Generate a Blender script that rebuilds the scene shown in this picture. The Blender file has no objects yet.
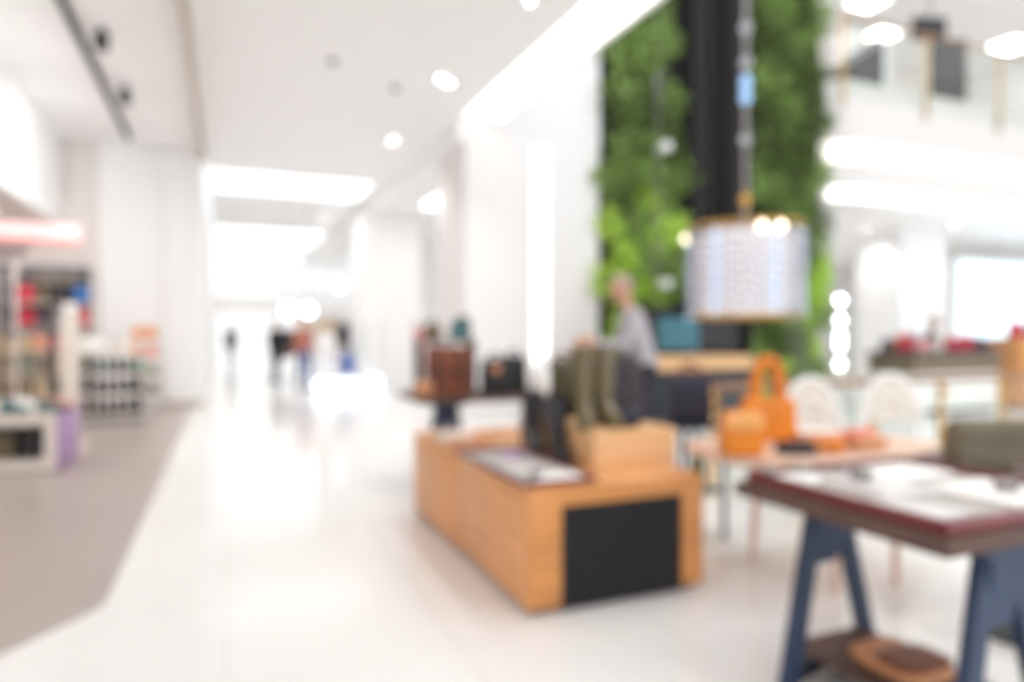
import bpy, bmesh, math, random
from mathutils import Vector, Matrix
R = random.Random(7)
PI = math.pi
S = bpy.context.scene
COL = S.collection

# ------------------------------------------------------------------ materials
def lin(c):
    f = lambda v: v / 12.92 if v <= .04045 else ((v + .055) / 1.055) ** 2.4
    return tuple(f(x / 255) for x in c) + (1,)

def mat(name, rgb, rough=.6, metal=0, var=.06, scale=8, bump=0, trans=0, emit=0, ecol=None, stretch=None, coat=0, ior=1.45):
    m = bpy.data.materials.new(name); m.use_nodes = True
    nt = m.node_tree; N = nt.nodes; L = nt.links; b = N['Principled BSDF']
    c = lin(rgb)
    b.inputs['Roughness'].default_value = rough
    b.inputs['Metallic'].default_value = metal
    b.inputs['IOR'].default_value = ior
    b.inputs['Transmission Weight'].default_value = trans
    b.inputs['Coat Weight'].default_value = coat
    if emit:
        b.inputs['Emission Color'].default_value = lin(ecol or rgb)
        b.inputs['Emission Strength'].default_value = emit
    tc = N.new('ShaderNodeTexCoord'); mp = N.new('ShaderNodeMapping'); nz = N.new('ShaderNodeTexNoise')
    nz.inputs['Scale'].default_value = scale; nz.inputs['Detail'].default_value = 4
    L.new(tc.outputs['Object'], mp.inputs['Vector']); L.new(mp.outputs['Vector'], nz.inputs['Vector'])
    if stretch: mp.inputs['Scale'].default_value = stretch
    rp = N.new('ShaderNodeValToRGB')
    rp.color_ramp.elements[0].position = .3; rp.color_ramp.elements[1].position = .7
    rp.color_ramp.elements[0].color = tuple(x * (1 - var) for x in c[:3]) + (1,)
    rp.color_ramp.elements[1].color = tuple(min(1, x * (1 + var)) for x in c[:3]) + (1,)
    L.new(nz.outputs['Fac'], rp.inputs['Fac']); L.new(rp.outputs['Color'], b.inputs['Base Color'])
    if bump:
        bp = N.new('ShaderNodeBump'); bp.inputs['Strength'].default_value = bump; bp.inputs['Distance'].default_value = .01
        n2 = N.new('ShaderNodeTexNoise'); n2.inputs['Scale'].default_value = scale * 12
        L.new(mp.outputs['Vector'], n2.inputs['Vector']); L.new(n2.outputs['Fac'], bp.inputs['Height']); L.new(bp.outputs['Normal'], b.inputs['Normal'])
    return m

def tile_mat(name, rgb, joint, size, rough, var):
    m = mat(name, rgb, rough, var=var, scale=.8)
    nt = m.node_tree; N = nt.nodes; L = nt.links; b = N['Principled BSDF']
    src = b.inputs['Base Color'].links[0].from_socket
    br = N.new('ShaderNodeTexBrick'); br.offset = 0
    br.inputs['Scale'].default_value = 1; br.inputs['Mortar Size'].default_value = .004
    br.inputs['Brick Width'].default_value = size; br.inputs['Row Height'].default_value = size
    tc = N.new('ShaderNodeTexCoord'); L.new(tc.outputs['Object'], br.inputs['Vector'])
    L.new(src, br.inputs['Color1']); L.new(src, br.inputs['Color2']); br.inputs['Mortar'].default_value = lin(joint)
    L.new(br.outputs['Color'], b.inputs['Base Color'])
    return m

W = dict(
    floor=tile_mat('marble', (238, 236, 234), (220, 216, 212), .9, .16, .03),
    lfloor=tile_mat('greige_tile', (178, 166, 159), (164, 152, 146), .6, .3, .03),
    paint=mat('white_paint', (244, 244, 244), .6, var=.01),
    warmpaint=mat('warm_paint', (230, 224, 221), .6, var=.01),
    slabpaint=mat('slab_paint', (218, 212, 209), .6, var=.01),
    stone=mat('white_stone', (230, 227, 226), .6, var=.01),
    upperpanel=mat('upper_light_panel', (255, 255, 255), .4, emit=6, ecol=(255, 252, 246)),
    greige=mat('greige_trim', (196, 186, 176), .5, var=.03),
    darkslot=mat('dark_slot', (52, 48, 46), .5),
    pink=mat('pink_fascia', (246, 226, 226), .4, emit=.55, ecol=(255, 226, 226)),
    pinkred=mat('pink_edge', (242, 172, 168), .4, emit=.5, ecol=(255, 170, 164)),
    signgrey=mat('sign_letters', (120, 108, 106), .5),
    lens=mat('light_lens', (255, 255, 255), .4, emit=42, ecol=(255, 252, 246)),
    panel=mat('light_panel', (255, 255, 255), .4, emit=.95, ecol=(255, 252, 250)),
    fillpanel=mat('fill_light_panel', (255, 255, 255), .4, emit=3.0, ecol=(255, 252, 250)),  # glow of the added fill panels in side bay and far shop
    cove=mat('cove_light', (255, 255, 255), .4, emit=1.15, ecol=(255, 250, 242)),
    warmcove=mat('warm_cove_light', (255, 255, 255), .4, emit=1.05, ecol=(255, 246, 232)),
    bulb=mat('bulb_glow', (255, 255, 255), .3, emit=6, ecol=(240, 245, 255)),
    warmbulb=mat('warm_bulb_glow', (255, 250, 240), .3, emit=3.2, ecol=(255, 232, 205)),
    ring=mat('light_trim', (235, 235, 235), .35),
    oak=mat('oak_veneer', (214, 154, 102), .42, var=.16, scale=3, stretch=(1, 1, 14)),
    oakend=mat('oak_end', (206, 140, 82), .42, var=.2, scale=3, stretch=(1, 1, 18)),
    paleoak=mat('pale_oak', (226, 180, 132), .45, var=.1, scale=3, stretch=(1, 1, 10)),
    peach=mat('peach_wood', (216, 180, 158), .45, var=.1, scale=4, stretch=(8, 1, 1)),
    walnut=mat('weathered_walnut', (94, 70, 62), .6, var=.2, scale=4, stretch=(12, 1, 1)),
    blackpanel=mat('black_panel', (22, 20, 21), .65),
    toe=mat('plinth_base', (40, 36, 34), .5),
    maroon=mat('maroon_leather', (112, 42, 44), .3, var=.12, bump=.2, coat=.4),
    felt=mat('grey_felt', (182, 176, 172), .9, var=.1, scale=30),
    card=mat('cream_card', (244, 240, 237), .6, var=.04),
    greycard=mat('grey_card', (214, 208, 206), .35, var=.08),
    navywood=mat('navy_painted_wood', (48, 62, 88), .5, var=.12, scale=5),
    navydark=mat('dark_navy_paint', (34, 38, 50), .5, var=.12),
    brown=mat('brown_leather', (128, 70, 46), .4, var=.18, scale=6, bump=.2),
    tan=mat('tan_leather', (206, 144, 104), .5, var=.12, bump=.2),
    orange=mat('orange_leather', (224, 132, 36), .4, var=.12, scale=6, bump=.2),
    orangelight=mat('light_orange_flap', (238, 168, 100), .4, var=.08, bump=.15),
    olive=mat('olive_rubber', (104, 92, 62), .3, var=.12, scale=4, coat=.3),
    oliveshade=mat('dark_olive_rubber', (84, 78, 52), .35, var=.12, scale=4, coat=.2),
    olivebag=mat('olive_canvas', (116, 106, 88), .7, var=.12, bump=.3),
    charcoal=mat('charcoal_canvas', (62, 58, 64), .7, var=.14, bump=.3),
    black=mat('black_leather', (34, 32, 36), .4, var=.2, bump=.2),
    blackshine=mat('black_rubber', (36, 34, 40), .25, var=.2, coat=.3),
    navy=mat('navy_nylon', (32, 33, 52), .55, var=.2, bump=.2),
    plum=mat('plum_grey_nylon', (92, 82, 90), .6, var=.2, bump=.2),
    white=mat('white_gloss', (240, 238, 236), .3, var=.02),
    offwhite=mat('off_white_fabric', (224, 214, 204), .7, var=.06, bump=.2),
    purple=mat('purple_panel', (176, 142, 186), .5, var=.05),
    teal=mat('teal_fabric', (74, 116, 120), .6, var=.1), mint=mat('mint_fabric', (136, 196, 172), .6),
    blue=mat('blue_fabric', (58, 116, 184), .6), cyan=mat('cyan_box', (44, 160, 208), .5), red=mat('red_fabric', (190, 52, 70), .6),
    coral=mat('coral_fabric', (226, 128, 106), .6), sand=mat('sand_fabric', (190, 170, 140), .7, var=.3, scale=20), grey=mat('grey_fabric', (150, 146, 150), .7),
    moss=mat('moss_fabric', (112, 118, 78), .7, var=.3, scale=20), pinkf=mat('pink_fabric', (226, 160, 160), .6), khaki=mat('khaki_fabric', (122, 108, 88), .7),
    flower=mat('floral_fabric', (206, 184, 158), .7, var=.5, scale=26), cobalt=mat('cobalt_panel', (24, 92, 176), .4),
    gold=mat('brushed_gold', (206, 160, 84), .28, metal=1, var=.08),
    bronze=mat('bronze_rail', (150, 112, 84), .35, metal=.5, var=.1),
    steel=mat('steel', (150, 146, 144), .3, metal=1),
    darkmetal=mat('dark_bronze_cladding', (26, 19, 19), .75, metal=0, var=.08, scale=2),
    backing=mat('black_backing', (20, 18, 17), .7),
    crystal=mat('crystal', (246, 246, 255), .05, trans=.75, ior=1.5, var=.01),
    crystalcore=mat('lit_diffuser', (226, 220, 224), .4, emit=.3, ecol=(252, 244, 246)),
    blueglint=mat('blue_glint', (160, 195, 235), .4, emit=.4, ecol=(150, 195, 240)),  # emission imitates blue glints on beads and strands, which are no lamps
    screenblue=mat('screen_blue', (62, 108, 122), .35, emit=.1, ecol=(80, 150, 170)),
    screendark=mat('screen_dark', (40, 36, 40), .25),
    paleblue=mat('lit_pale_screen', (222, 238, 246), .4, emit=.75, ecol=(214, 236, 248)),
    bluewhite=mat('lit_counter', (230, 242, 255), .4, emit=2.2, ecol=(215, 232, 255)),
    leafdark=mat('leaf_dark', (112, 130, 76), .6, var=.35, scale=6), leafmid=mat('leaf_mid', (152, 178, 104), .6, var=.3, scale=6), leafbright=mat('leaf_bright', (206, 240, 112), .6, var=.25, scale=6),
    skin=mat('skin', (206, 162, 138), .55, var=.05), hair=mat('grey_hair', (168, 150, 138), .8, var=.2), darkhair=mat('dark_hair', (42, 34, 30), .6, var=.2),
    shirt=mat('light_grey_shirt', (178, 174, 180), .8, var=.06), trousers=mat('dark_trousers', (44, 42, 52), .8), jeans=mat('blue_jeans', (52, 84, 140), .8, var=.15),
    rosy=mat('rosy_top', (172, 108, 92), .8), blacktop=mat('black_top', (36, 36, 42), .8), shoe=mat('dark_shoe', (30, 28, 30), .5), khakitop=mat('grey_top', (120, 112, 110), .8),
)
def glass_mat(name, rgb, gloss):
    m = bpy.data.materials.new(name); m.use_nodes = True; nt = m.node_tree; N = nt.nodes; L = nt.links
    N.remove(N['Principled BSDF']); out = N['Material Output']
    t = N.new('ShaderNodeBsdfTransparent'); t.inputs['Color'].default_value = lin(rgb)
    g = N.new('ShaderNodeBsdfGlossy'); g.inputs['Roughness'].default_value = .04
    lw = N.new('ShaderNodeLayerWeight'); lw.inputs['Blend'].default_value = gloss
    mx = N.new('ShaderNodeMixShader'); mu = N.new('ShaderNodeMath'); mu.operation = 'MULTIPLY'; mu.inputs[1].default_value = .2; L.new(lw.outputs['Facing'], mu.inputs[0]); L.new(mu.outputs[0], mx.inputs['Fac']); L.new(t.outputs[0], mx.inputs[1]); L.new(g.outputs[0], mx.inputs[2]); L.new(mx.outputs[0], out.inputs['Surface'])
    return m
W['greenglass'] = glass_mat('clear_pane_glass', (250, 252, 250), .2)
M = W

# ------------------------------------------------------------------ mesh helpers
def NB(): return bmesh.new()

def merge(bm, tb, mx=None):
    me = bpy.data.meshes.new('tmp'); tb.to_mesh(me); tb.free()
    if mx is not None: me.transform(mx)
    bm.from_mesh(me); bpy.data.meshes.remove(me)

def box(bm, x0, x1, y0, y1, z0, z1, bev=0, seg=2):
    tb = NB()
    bmesh.ops.create_cube(tb, size=1)
    for v in tb.verts:
        v.co = Vector(((x0 + x1) / 2 + v.co.x * (x1 - x0), (y0 + y1) / 2 + v.co.y * (y1 - y0), (z0 + z1) / 2 + v.co.z * (z1 - z0)))
    if bev: bmesh.ops.bevel(tb, geom=list(tb.edges), offset=bev, segments=seg, profile=.5, affect='EDGES')
    merge(bm, tb); return bm

def soft(bm, w, d, h, z0=0, r=.3, tx=1, ty=1, cx=0, cy=0, bulge=.0):
    """padded rounded block: base w x d, height h, top scaled by tx, ty"""
    tb = NB(); bmesh.ops.create_cube(tb, size=2)
    bmesh.ops.subdivide_edges(tb, edges=list(tb.edges), cuts=7, use_grid_fill=True)
    p = 2 / max(r, .05)
    for v in tb.verts:
        a = v.co.copy()
        n = (abs(a.x) ** p + abs(a.y) ** p + abs(a.z) ** p) ** (1 / p)
        a /= n
        t = (a.z + 1) / 2
        k = 1 + bulge * math.sin(PI * t)
        v.co = Vector((cx + a.x * w / 2 * k * (1 + (tx - 1) * t), cy + a.y * d / 2 * k * (1 + (ty - 1) * t), z0 + t * h))
    merge(bm, tb); return bm

def tube(bm, pts, r, n=8, closed=False, caps=True):
    pts = [Vector(p) for p in pts]; rs = r if isinstance(r, (list, tuple)) else [r] * len(pts)
    rings = []; prev = None
    for i, p in enumerate(pts):
        a = pts[i - 1] if (i > 0 or closed) else p
        b = pts[(i + 1) % len(pts)] if (i < len(pts) - 1 or closed) else p
        t = (b - a).normalized()
        if prev is None:
            u = t.orthogonal().normalized()
        else:
            u = (prev - t * prev.dot(t)); u = u.normalized() if u.length > 1e-6 else t.orthogonal().normalized()
        prev = u; w = t.cross(u)
        rings.append([bm.verts.new(p + (u * math.cos(2 * PI * k / n) + w * math.sin(2 * PI * k / n)) * rs[i]) for k in range(n)])
    m = len(rings)
    for i in range(m if closed else m - 1):
        A, B = rings[i], rings[(i + 1) % m]
        for k in range(n): bm.faces.new((A[k], A[(k + 1) % n], B[(k + 1) % n], B[k]))
    if caps and not closed:
        bm.faces.new(rings[0][::-1]); bm.faces.new(rings[-1])
    return bm

def lathe(bm, prof, c=(0, 0, 0), n=24):
    rings = [[bm.verts.new((c[0] + r * math.cos(2 * PI * k / n), c[1] + r * math.sin(2 * PI * k / n), c[2] + z)) for k in range(n)] for r, z in prof]
    for A, B in zip(rings, rings[1:]):
        for k in range(n): bm.faces.new((A[k], A[(k + 1) % n], B[(k + 1) % n], B[k]))
    bm.faces.new(rings[0][::-1]); bm.faces.new(rings[-1])
    return bm

def bar(bm, p, q, a, b, up=(0, 0, 1), bev=.004):
    """rectangular bar from p to q, section a (across) by b (along up)"""
    p, q = Vector(p), Vector(q); d = q - p; L = d.length; z = d.normalized()
    x = Vector(up).cross(z)
    if x.length < 1e-4: x = Vector((1, 0, 0))
    x.normalize(); y = z.cross(x)
    tb = NB(); box(tb, -a / 2, a / 2, -b / 2, b / 2, 0, L, bev)
    mx = Matrix((x, y, z)).transposed().to_4x4(); mx.translation = p
    merge(bm, tb, mx); return bm

def prism(bm, pts, axis='y', t0=0, t1=.1):
    f = {'y': lambda a, b, t: (a, t, b), 'x': lambda a, b, t: (t, a, b), 'z': lambda a, b, t: (a, b, t)}[axis]
    A = [bm.verts.new(f(a, b, t0)) for a, b in pts]; B = [bm.verts.new(f(a, b, t1)) for a, b in pts]
    n = len(pts)
    bm.faces.new(A); bm.faces.new(B[::-1])
    for i in range(n): bm.faces.new((A[i], B[i], B[(i + 1) % n], A[(i + 1) % n]))
    bmesh.ops.recalc_face_normals(bm, faces=list(bm.faces)); return bm

def obj(name, bm, m, parent=None, smooth=True, loc=None):
    me = bpy.data.meshes.new(name)
    bmesh.ops.recalc_face_normals(bm, faces=list(bm.faces))
    bm.to_mesh(me); bm.free()
    for x in (m if isinstance(m, (list, tuple)) else [m]): me.materials.append(x)
    if smooth:
        me.polygons.foreach_set('use_smooth', [True] * len(me.polygons))
        try: me.set_sharp_from_angle(angle=math.radians(40))
        except Exception: pass
    o = bpy.data.objects.new(name, me); COL.objects.link(o)
    if parent: o.parent = parent
    if loc: o.location = loc
    return o

def tag(o, label, cat, group=None, kind=None):
    o['label'] = label; o['category'] = cat
    if group: o['group'] = group
    if kind: o['kind'] = kind
    return o

def thing(name, label, cat, loc=(0, 0, 0), rz=0, group=None):
    o = bpy.data.objects.new(name, None); COL.objects.link(o); o.empty_display_size = .1
    o.location = loc; o.rotation_euler = (0, 0, rz)
    return tag(o, label, cat, group)

def struct(name, bm, m, smooth=False):
    o = obj(name, bm, m, None, smooth); o['kind'] = 'structure'; return o

KIDS = {}
def dup(src, loc, rz=0, label=None, sc=None, group=None):
    r = src.copy(); COL.objects.link(r); r.location = loc; r.rotation_euler = (0, 0, rz)
    if label: r['label'] = label
    if group: r['group'] = group
    if sc: r.scale = (sc,) * 3
    for ch in [o for o in src.children]:
        c = ch.copy(); COL.objects.link(c); c.parent = r
        for g in list(ch.children):
            d = g.copy(); COL.objects.link(d); d.parent = c
    return r

ORD = ['first', 'second', 'third', 'fourth', 'fifth', 'sixth', 'seventh', 'eighth', 'ninth', 'tenth', 'eleventh', 'twelfth']

# ================================================================== SETTING
struct('floor', box(NB(), -8, 24, -3, 46, -.1, 0), M['floor'])
# greige shop floor, with its cut corner towards the aisle
o = struct('floor_shop', prism(NB(), [(-.54, 3.78), (-.54, 14), (-8, 14), (-8, -3), (-4.9, -1.7), (-.84, 3.36)], 'z', 0, .006), M['lfloor'])
# aisle ceiling
struct('ceiling', box(NB(), -.32, 3.32, -2.5, 46, 4.6, 4.75), M['paint'])
o = struct('ceiling_side', box(NB(), -8, -.32, -2.5, 14.6, 4.68, 4.8), M['paint'])
struct('trim_1', box(NB(), -.40, -.31, -2.5, 13.75, 4.46, 4.7), M['greige'])
struct('trim_2', box(NB(), 3.88, 3.94, -2.5, 9.94, 4.56, 5.4), M['paint'])
struct('trim_3', box(NB(), 3.3, 3.42, 9.95, 46, 4.3, 4.75), M['paint'])
struct('ceiling_bay', box(NB(), 3.42, 7, 10.9, 46, 4.34, 4.5), M['paint'])
# left shop: soffit, low ceiling, back wall, white return and end column
struct('wall_soffit', box(NB(), -2.75, -2.6, -2.5, 13.9, 3.2, 4.68), M['paint'])
struct('ceiling_shop', box(NB(), -8, -2.76, -2.5, 14, 3.2, 3.3), M['warmpaint'])
struct('wall_left', box(NB(), -8, -2.04, 14, 14.15, 0, 4.7), M['warmpaint'])
struct('wall_return', box(NB(), -2.04, -1.0, 13.9, 14.6, 0, 4.7), M['paint'])
struct('column', box(NB(), -1.0, -.38, 13.75, 14.8, 0, 4.68, .02), M['paint'])
struct('wall_far_side', box(NB(), -.5, -.4, 14.8, 33, 0, 4.7), M['paint'])
struct('wall_shop_side', box(NB(), -8.1, -8, -2, 14, 0, 4.7), M['warmpaint'])
struct('baseboard_column', box(NB(), -1.02, -.36, 13.73, 14.8, 0, .1), M['greige'])
# columns on the other side of the aisle
struct('column.001', box(NB(), 3.4, 5.74, 9.95, 11.4, 0, 9, .02), M['stone'])
struct('column.002', box(NB(), 3.1, 4.6, 17, 18.6, 0, 4.5, .02), M['paint'])
struct('wall_bay', box(NB(), 4.2, 12, 21, 21.2, 0, 4.5), M['paint'])
# far end
struct('wall_end', box(NB(), -1, 12, 45.8, 46, 0, 4.7), M['paint'])
struct('wall_portal', box(NB(), -1, 9, 32.6, 33, 2.55, 3.2), M['paint'])
struct('trim_4', box(NB(), -.7, 3.0, 32.5, 32.7, 2.38, 2.55), M['greige'])
struct('wall_portal_side', box(NB(), 3.0, 12, 32.6, 33, 0, 2.55), M['warmpaint'])
struct('wall_portal_jamb', box(NB(), -.75, -.35, 32.4, 33, 0, 2.55), M['greige'])
# atrium: slab of the upper storey, ceiling under it, upper room
def slab():
    bm = NB(); pts = [(24, 10), (11.5, 10), (11.0, 10.2), (10.8, 10.6), (10.8, 16), (24, 16)]
    return prism(bm, pts, 'z', 5.2, 6.4)
struct('floor_upper', slab(), M['slabpaint'])
struct('trim_5', prism(NB(), [(24, 10.12), (12.1, 10.12), (11.3, 10.37), (10.97, 11), (10.97, 16), (24, 16)], 'z', 4.05, 4.85), M['slabpaint'])
struct('ceiling_lower', prism(NB(), [(24, 10.2), (12.2, 10.2), (11, 11), (7, 11.2), (7, 26), (24, 26)], 'z', 3.95, 4.05), M['paint'])
struct('ceiling_upper', box(NB(), 10.8, 24, 10.6, 18, 10.2, 10.4), M['paint'])
struct('wall_upper', box(NB(), 10.8, 24, 16, 16.2, 6.4, 10.4), M['warmpaint'])
struct('wall_right', box(NB(), 7, 24, 25.8, 26, 0, 4), M['paint'])
struct('wall_right_side', box(NB(), 23.9, 24, -2, 26, 0, 10.4), M['paint'])
struct('column.003', box(NB(), 15.1, 16.7, 11.6, 12.9, 0, 3.96, .02), M['paint'])

# ------------------------------------------------------------------ lights
def ceiling_panel(label, x0, x1, y0, y1, z, m='panel'):
    t = thing('ceiling_light', label, 'ceiling light', ((x0 + x1) / 2, (y0 + y1) / 2, z), 0)
    a, b = (x1 - x0) / 2, (y1 - y0) / 2
    fr = NB()
    box(fr, -a - .05, a + .05, -b - .05, -b, -.05, 0); box(fr, -a - .05, a + .05, b, b + .05, -.05, 0)
    box(fr, -a - .05, -a, -b, b, -.05, 0); box(fr, a, a + .05, -b, b, -.05, 0)
    obj('frame', fr, M['ring'], t, False)
    obj('diffuser', box(NB(), -a, a, -b, b, -.035, -.004), M[m], t, False)
    return t
ceiling_panel('nearest wide luminous panel across the white aisle ceiling', -.22, 2.95, 14.7, 16.7, 4.6)
ceiling_panel('second luminous panel along the aisle ceiling, in the middle', -.22, 2.95, 22.4, 26.5, 4.6)
ceiling_panel('farthest luminous panel of the aisle ceiling before the portal', -.22, 2.95, 29, 32, 4.6)
ceiling_panel('ceiling panel beyond the far portal', -.2, 2.9, 35, 43, 4.55)
ceiling_panel('added small square fill panel in the shop ceiling above the sandals table', -4.6, -3.2, 6.2, 7.6, 3.2)  # added fill light, brightens the shop under its low ceiling
ceiling_panel('added small square fill panel in the shop ceiling before the goods wall', -4.6, -3.2, 11, 12.4, 3.2)  # added fill light for the goods wall
ceiling_panel('added fill panel in the side bay ceiling between the white columns', 4.2, 6.4, 12.5, 15.5, 4.34, 'fillpanel')  # added to brighten the second column and the bay wall
ceiling_panel('added fill panel under the upper storey behind the pale lit screen', 13, 17, 17.5, 20.5, 3.95, 'fillpanel')  # added to brighten the shop beyond the atrium
ceiling_panel('luminous ceiling panel of the upper storey above the gold posts', 15.4, 16.2, 12.8, 13.5, 10.2, 'upperpanel')
ceiling_panel('luminous ceiling panel of the upper storey behind the escalator flank', 17.5, 18.3, 14.1, 14.8, 10.2, 'upperpanel')
ceiling_panel('luminous ceiling panel of the upper storey near the picture edge', 21.7, 22.7, 13, 13.8, 10.2, 'upperpanel')
ceiling_panel('added long fill panel in the shop ceiling nearest the camera side', -6.8, -3.2, 1, 4, 3.2)  # unseen fill light added for the near part of the shop
ceiling_panel('added long fill panel in the shop ceiling along its far wall', -7.2, -5.6, 6, 12.4, 3.2)  # unseen fill light added for the inner part of the shop

t = thing('cove_light', 'long bright cove strip along the atrium edge of the aisle ceiling', 'cove light', (3.6, 3.6, 4.6))
obj('diffuser', box(NB(), -.275, .275, -6.1, 6.1, -.01, .05), M['cove'], t, False)
obj('channel', box(NB(), -.28, .278, -6.1, 6.1, .05, .09), M['ring'], t, False)
t = thing('cove_light', 'upper curved light strip under the edge of the storey above', 'cove light', (0, 0, 0))
obj('diffuser', prism(NB(), [(23.9, 10.02), (12.02, 10.02), (11.22, 10.27), (10.87, 10.92), (10.87, 15), (11, 15), (11, 11), (11.3, 10.4), (12.1, 10.14), (23.9, 10.14)], 'z', 4.86, 5.19), M['warmcove'], t, False)
obj('channel', prism(NB(), [(23.9, 10.14), (12.1, 10.14), (11.3, 10.4), (11, 11), (11, 15), (11.1, 15), (11.1, 11), (11.4, 10.5), (12.2, 10.24), (23.9, 10.24)], 'z', 4.86, 5.19), M['ring'], t, False)
t = thing('cove_light', 'lower light strip at the front edge of the shop ceiling beyond the atrium', 'cove light', (0, 0, 0))
obj('diffuser', prism(NB(), [(23.9, 10.04), (12.1, 10.04), (11.3, 10.29), (11.3, 10.37), (12.1, 10.12), (23.9, 10.12)], 'z', 4.06, 4.3), M['cove'], t, False)
obj('channel', prism(NB(), [(23.9, 10.02), (12.1, 10.02), (11.3, 10.27), (11.3, 10.37), (12.1, 10.12), (23.9, 10.12)], 'z', 4.3, 4.33), M['ring'], t, False)
t = thing('column_light', 'tall vertical light strip recessed in the white column by the green wall', 'wall light', (4.66, 9.95, 0))
obj('diffuser', box(NB(), -.13, .13, -.03, -.004, .1, 4.3), M['cove'], t, False)
obj('frame', box(box(NB(), -.16, -.13, -.035, -.003, .08, 4.32), .13, .16, -.035, -.003, .08, 4.32), M['ring'], t, False)

def spot(name, parent, loc, watts, rot=(0, 0, 0), size=120, blend=.8, rad=.08):
    l = bpy.data.lights.new(name, 'SPOT'); l.energy = watts; l.spot_size = math.radians(size); l.spot_blend = blend; l.shadow_soft_size = rad; l.color = (1, .985, .965)
    o = bpy.data.objects.new(name, l); COL.objects.link(o); o.parent = parent; o.location = loc; o.rotation_euler = rot; return o
dl = None
def downlight(x, y, z, label, group=None, r=.09):
    global dl
    if dl is None:
        dl = thing('downlight', label, 'downlight', (x, y, z), 0, group)
        n = 24; bm = NB()
        lathe(bm, [(.085, -.002), (.115, -.002), (.118, -.012), (.09, -.02), (.085, -.02)], n=n); obj('trim_ring', bm, M['ring'], dl)
        obj('lens', lathe(NB(), [(.084, -.004), (.084, -.014), (.06, -.018), (.02, -.02)], n=n), M['lens'], dl)
        spot('lamp', dl, (0, 0, -.03), 88)
        return dl
    d = dup(dl, (x, y, z), 0, label)
    if group: d['group'] = group
    elif 'group' in d: del d['group']
    return d
G = 'downlights of the aisle ceiling'
downlight(2.6, 3.4, 4.6, 'unseen aisle downlight above the nearest display table', G)  # out of view; the row is carried on to light the near tables
downlight(2.6, .7, 4.6, 'unseen aisle downlight above the camera side of the aisle', G)  # out of view as well, added to the row for more light
downlight(2.77, 6.13, 4.6, 'aisle downlight cut by the top of the picture, nearest of its row', G)
downlight(2.70, 8.55, 4.6, 'aisle downlight of the near pair, the one towards the cove', G)
downlight(2.56, 8.45, 4.6, 'aisle downlight of the near pair, the one towards the shop', G)
downlight(2.61, 11.44, 4.6, 'single aisle downlight between the near pair and the first luminous panel', G)
for i, y in enumerate((17.2, 19.3, 20.7, 22.1)):
    downlight(2.62, y, 4.6, f'{ORD[i]} aisle downlight behind the nearest luminous panel', G)
downlight(5.5, 18.0, 4.34, 'downlight in the side bay ceiling between the white columns')
G = 'downlights under the upper storey'
for x, y, l in ((14.6, 12.2, 'downlight under the upper storey nearest the green wall'), (16.0, 10.9, 'downlight under the upper storey next to the lower strip'),
                (13.4, 16.5, 'downlight behind the white pillar beyond the atrium, near row'), (16.2, 16, 'downlight above the pale lit screen beyond the atrium'),
                (17.8, 14, 'downlight above the dark counter beyond the atrium'), (12.2, 19.5, 'farthest downlight of the shop beyond the atrium')):
    downlight(x, y, 3.95, l, G)
downlight(14.0, 12.6, 10.2, 'upper storey downlight near the green wall', 'downlights of the upper storey')
downlight(13.1, 11.6, 10.2, 'upper storey downlight above the gold post', 'downlights of the upper storey')

for i, (x, y) in enumerate(((-3.4, 5), (-3.4, 8.9), (-3.3, 12.9), (-5.2, 5), (-5.2, 8.9), (-4.9, 12.9))):
    downlight(x, y, 3.2, f'added shop ceiling downlight, {ORD[i % 3]} of the {"aisle side" if i < 3 else "inner"} row', 'added downlights of the shop ceiling')  # unseen lamps added to brighten the shop

# black track with spots above the shop
t = thing('light_track', 'long black slot track in the white ceiling above the shop', 'track', (-1.5, 0, 4.68))
obj('rail', box(NB(), -.035, .035, 2, 13.2, -.06, -.002), M['darkslot'], t, False)
obj('end_cap', box(NB(), -.04, .04, 13.2, 13.24, -.065, -.002), M['darkslot'], t, False)
sp = thing('spotlight', 'black ceiling spotlight nearest along the shop track', 'spotlight', (-1.24, 6.9, 4.68), 0)
obj('head', lathe(NB(), [(.03, -.22), (.07, -.25), (.075, -.2), (.07, -.06), (.04, -.05)], n=16), M['darkslot'], sp)
obj('bracket', box(NB(), -.02, .02, -.02, .02, -.07, 0, .004), M['darkslot'], sp)
spot('lamp', sp, (0, 0, -.26), 110, (math.radians(30), math.radians(38), 0), 140, 1)
dup(sp, (-1.24, 8.7, 4.68), 0, 'second black ceiling spotlight along the shop track')
dup(sp, (-1.24, 10.6, 4.68), 0, 'third black ceiling spotlight along the shop track, faint')

# smoke detectors on the aisle ceiling
sd = thing('smoke_detector', 'grey disc detector on the aisle ceiling, towards the shop side', 'smoke detector', (1.2, 8.4, 4.6))
obj('base', lathe(NB(), [(.06, -.001), (.06, -.02), (.055, -.025)], n=20), M['grey'], sd)
obj('cap', lathe(NB(), [(.05, -.025), (.045, -.05), (.03, -.056)], n=20), M['grey'], sd)
dup(sd, (2.1, 9.0, 4.6), 0, 'grey disc detector on the aisle ceiling beside the downlights')

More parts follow.
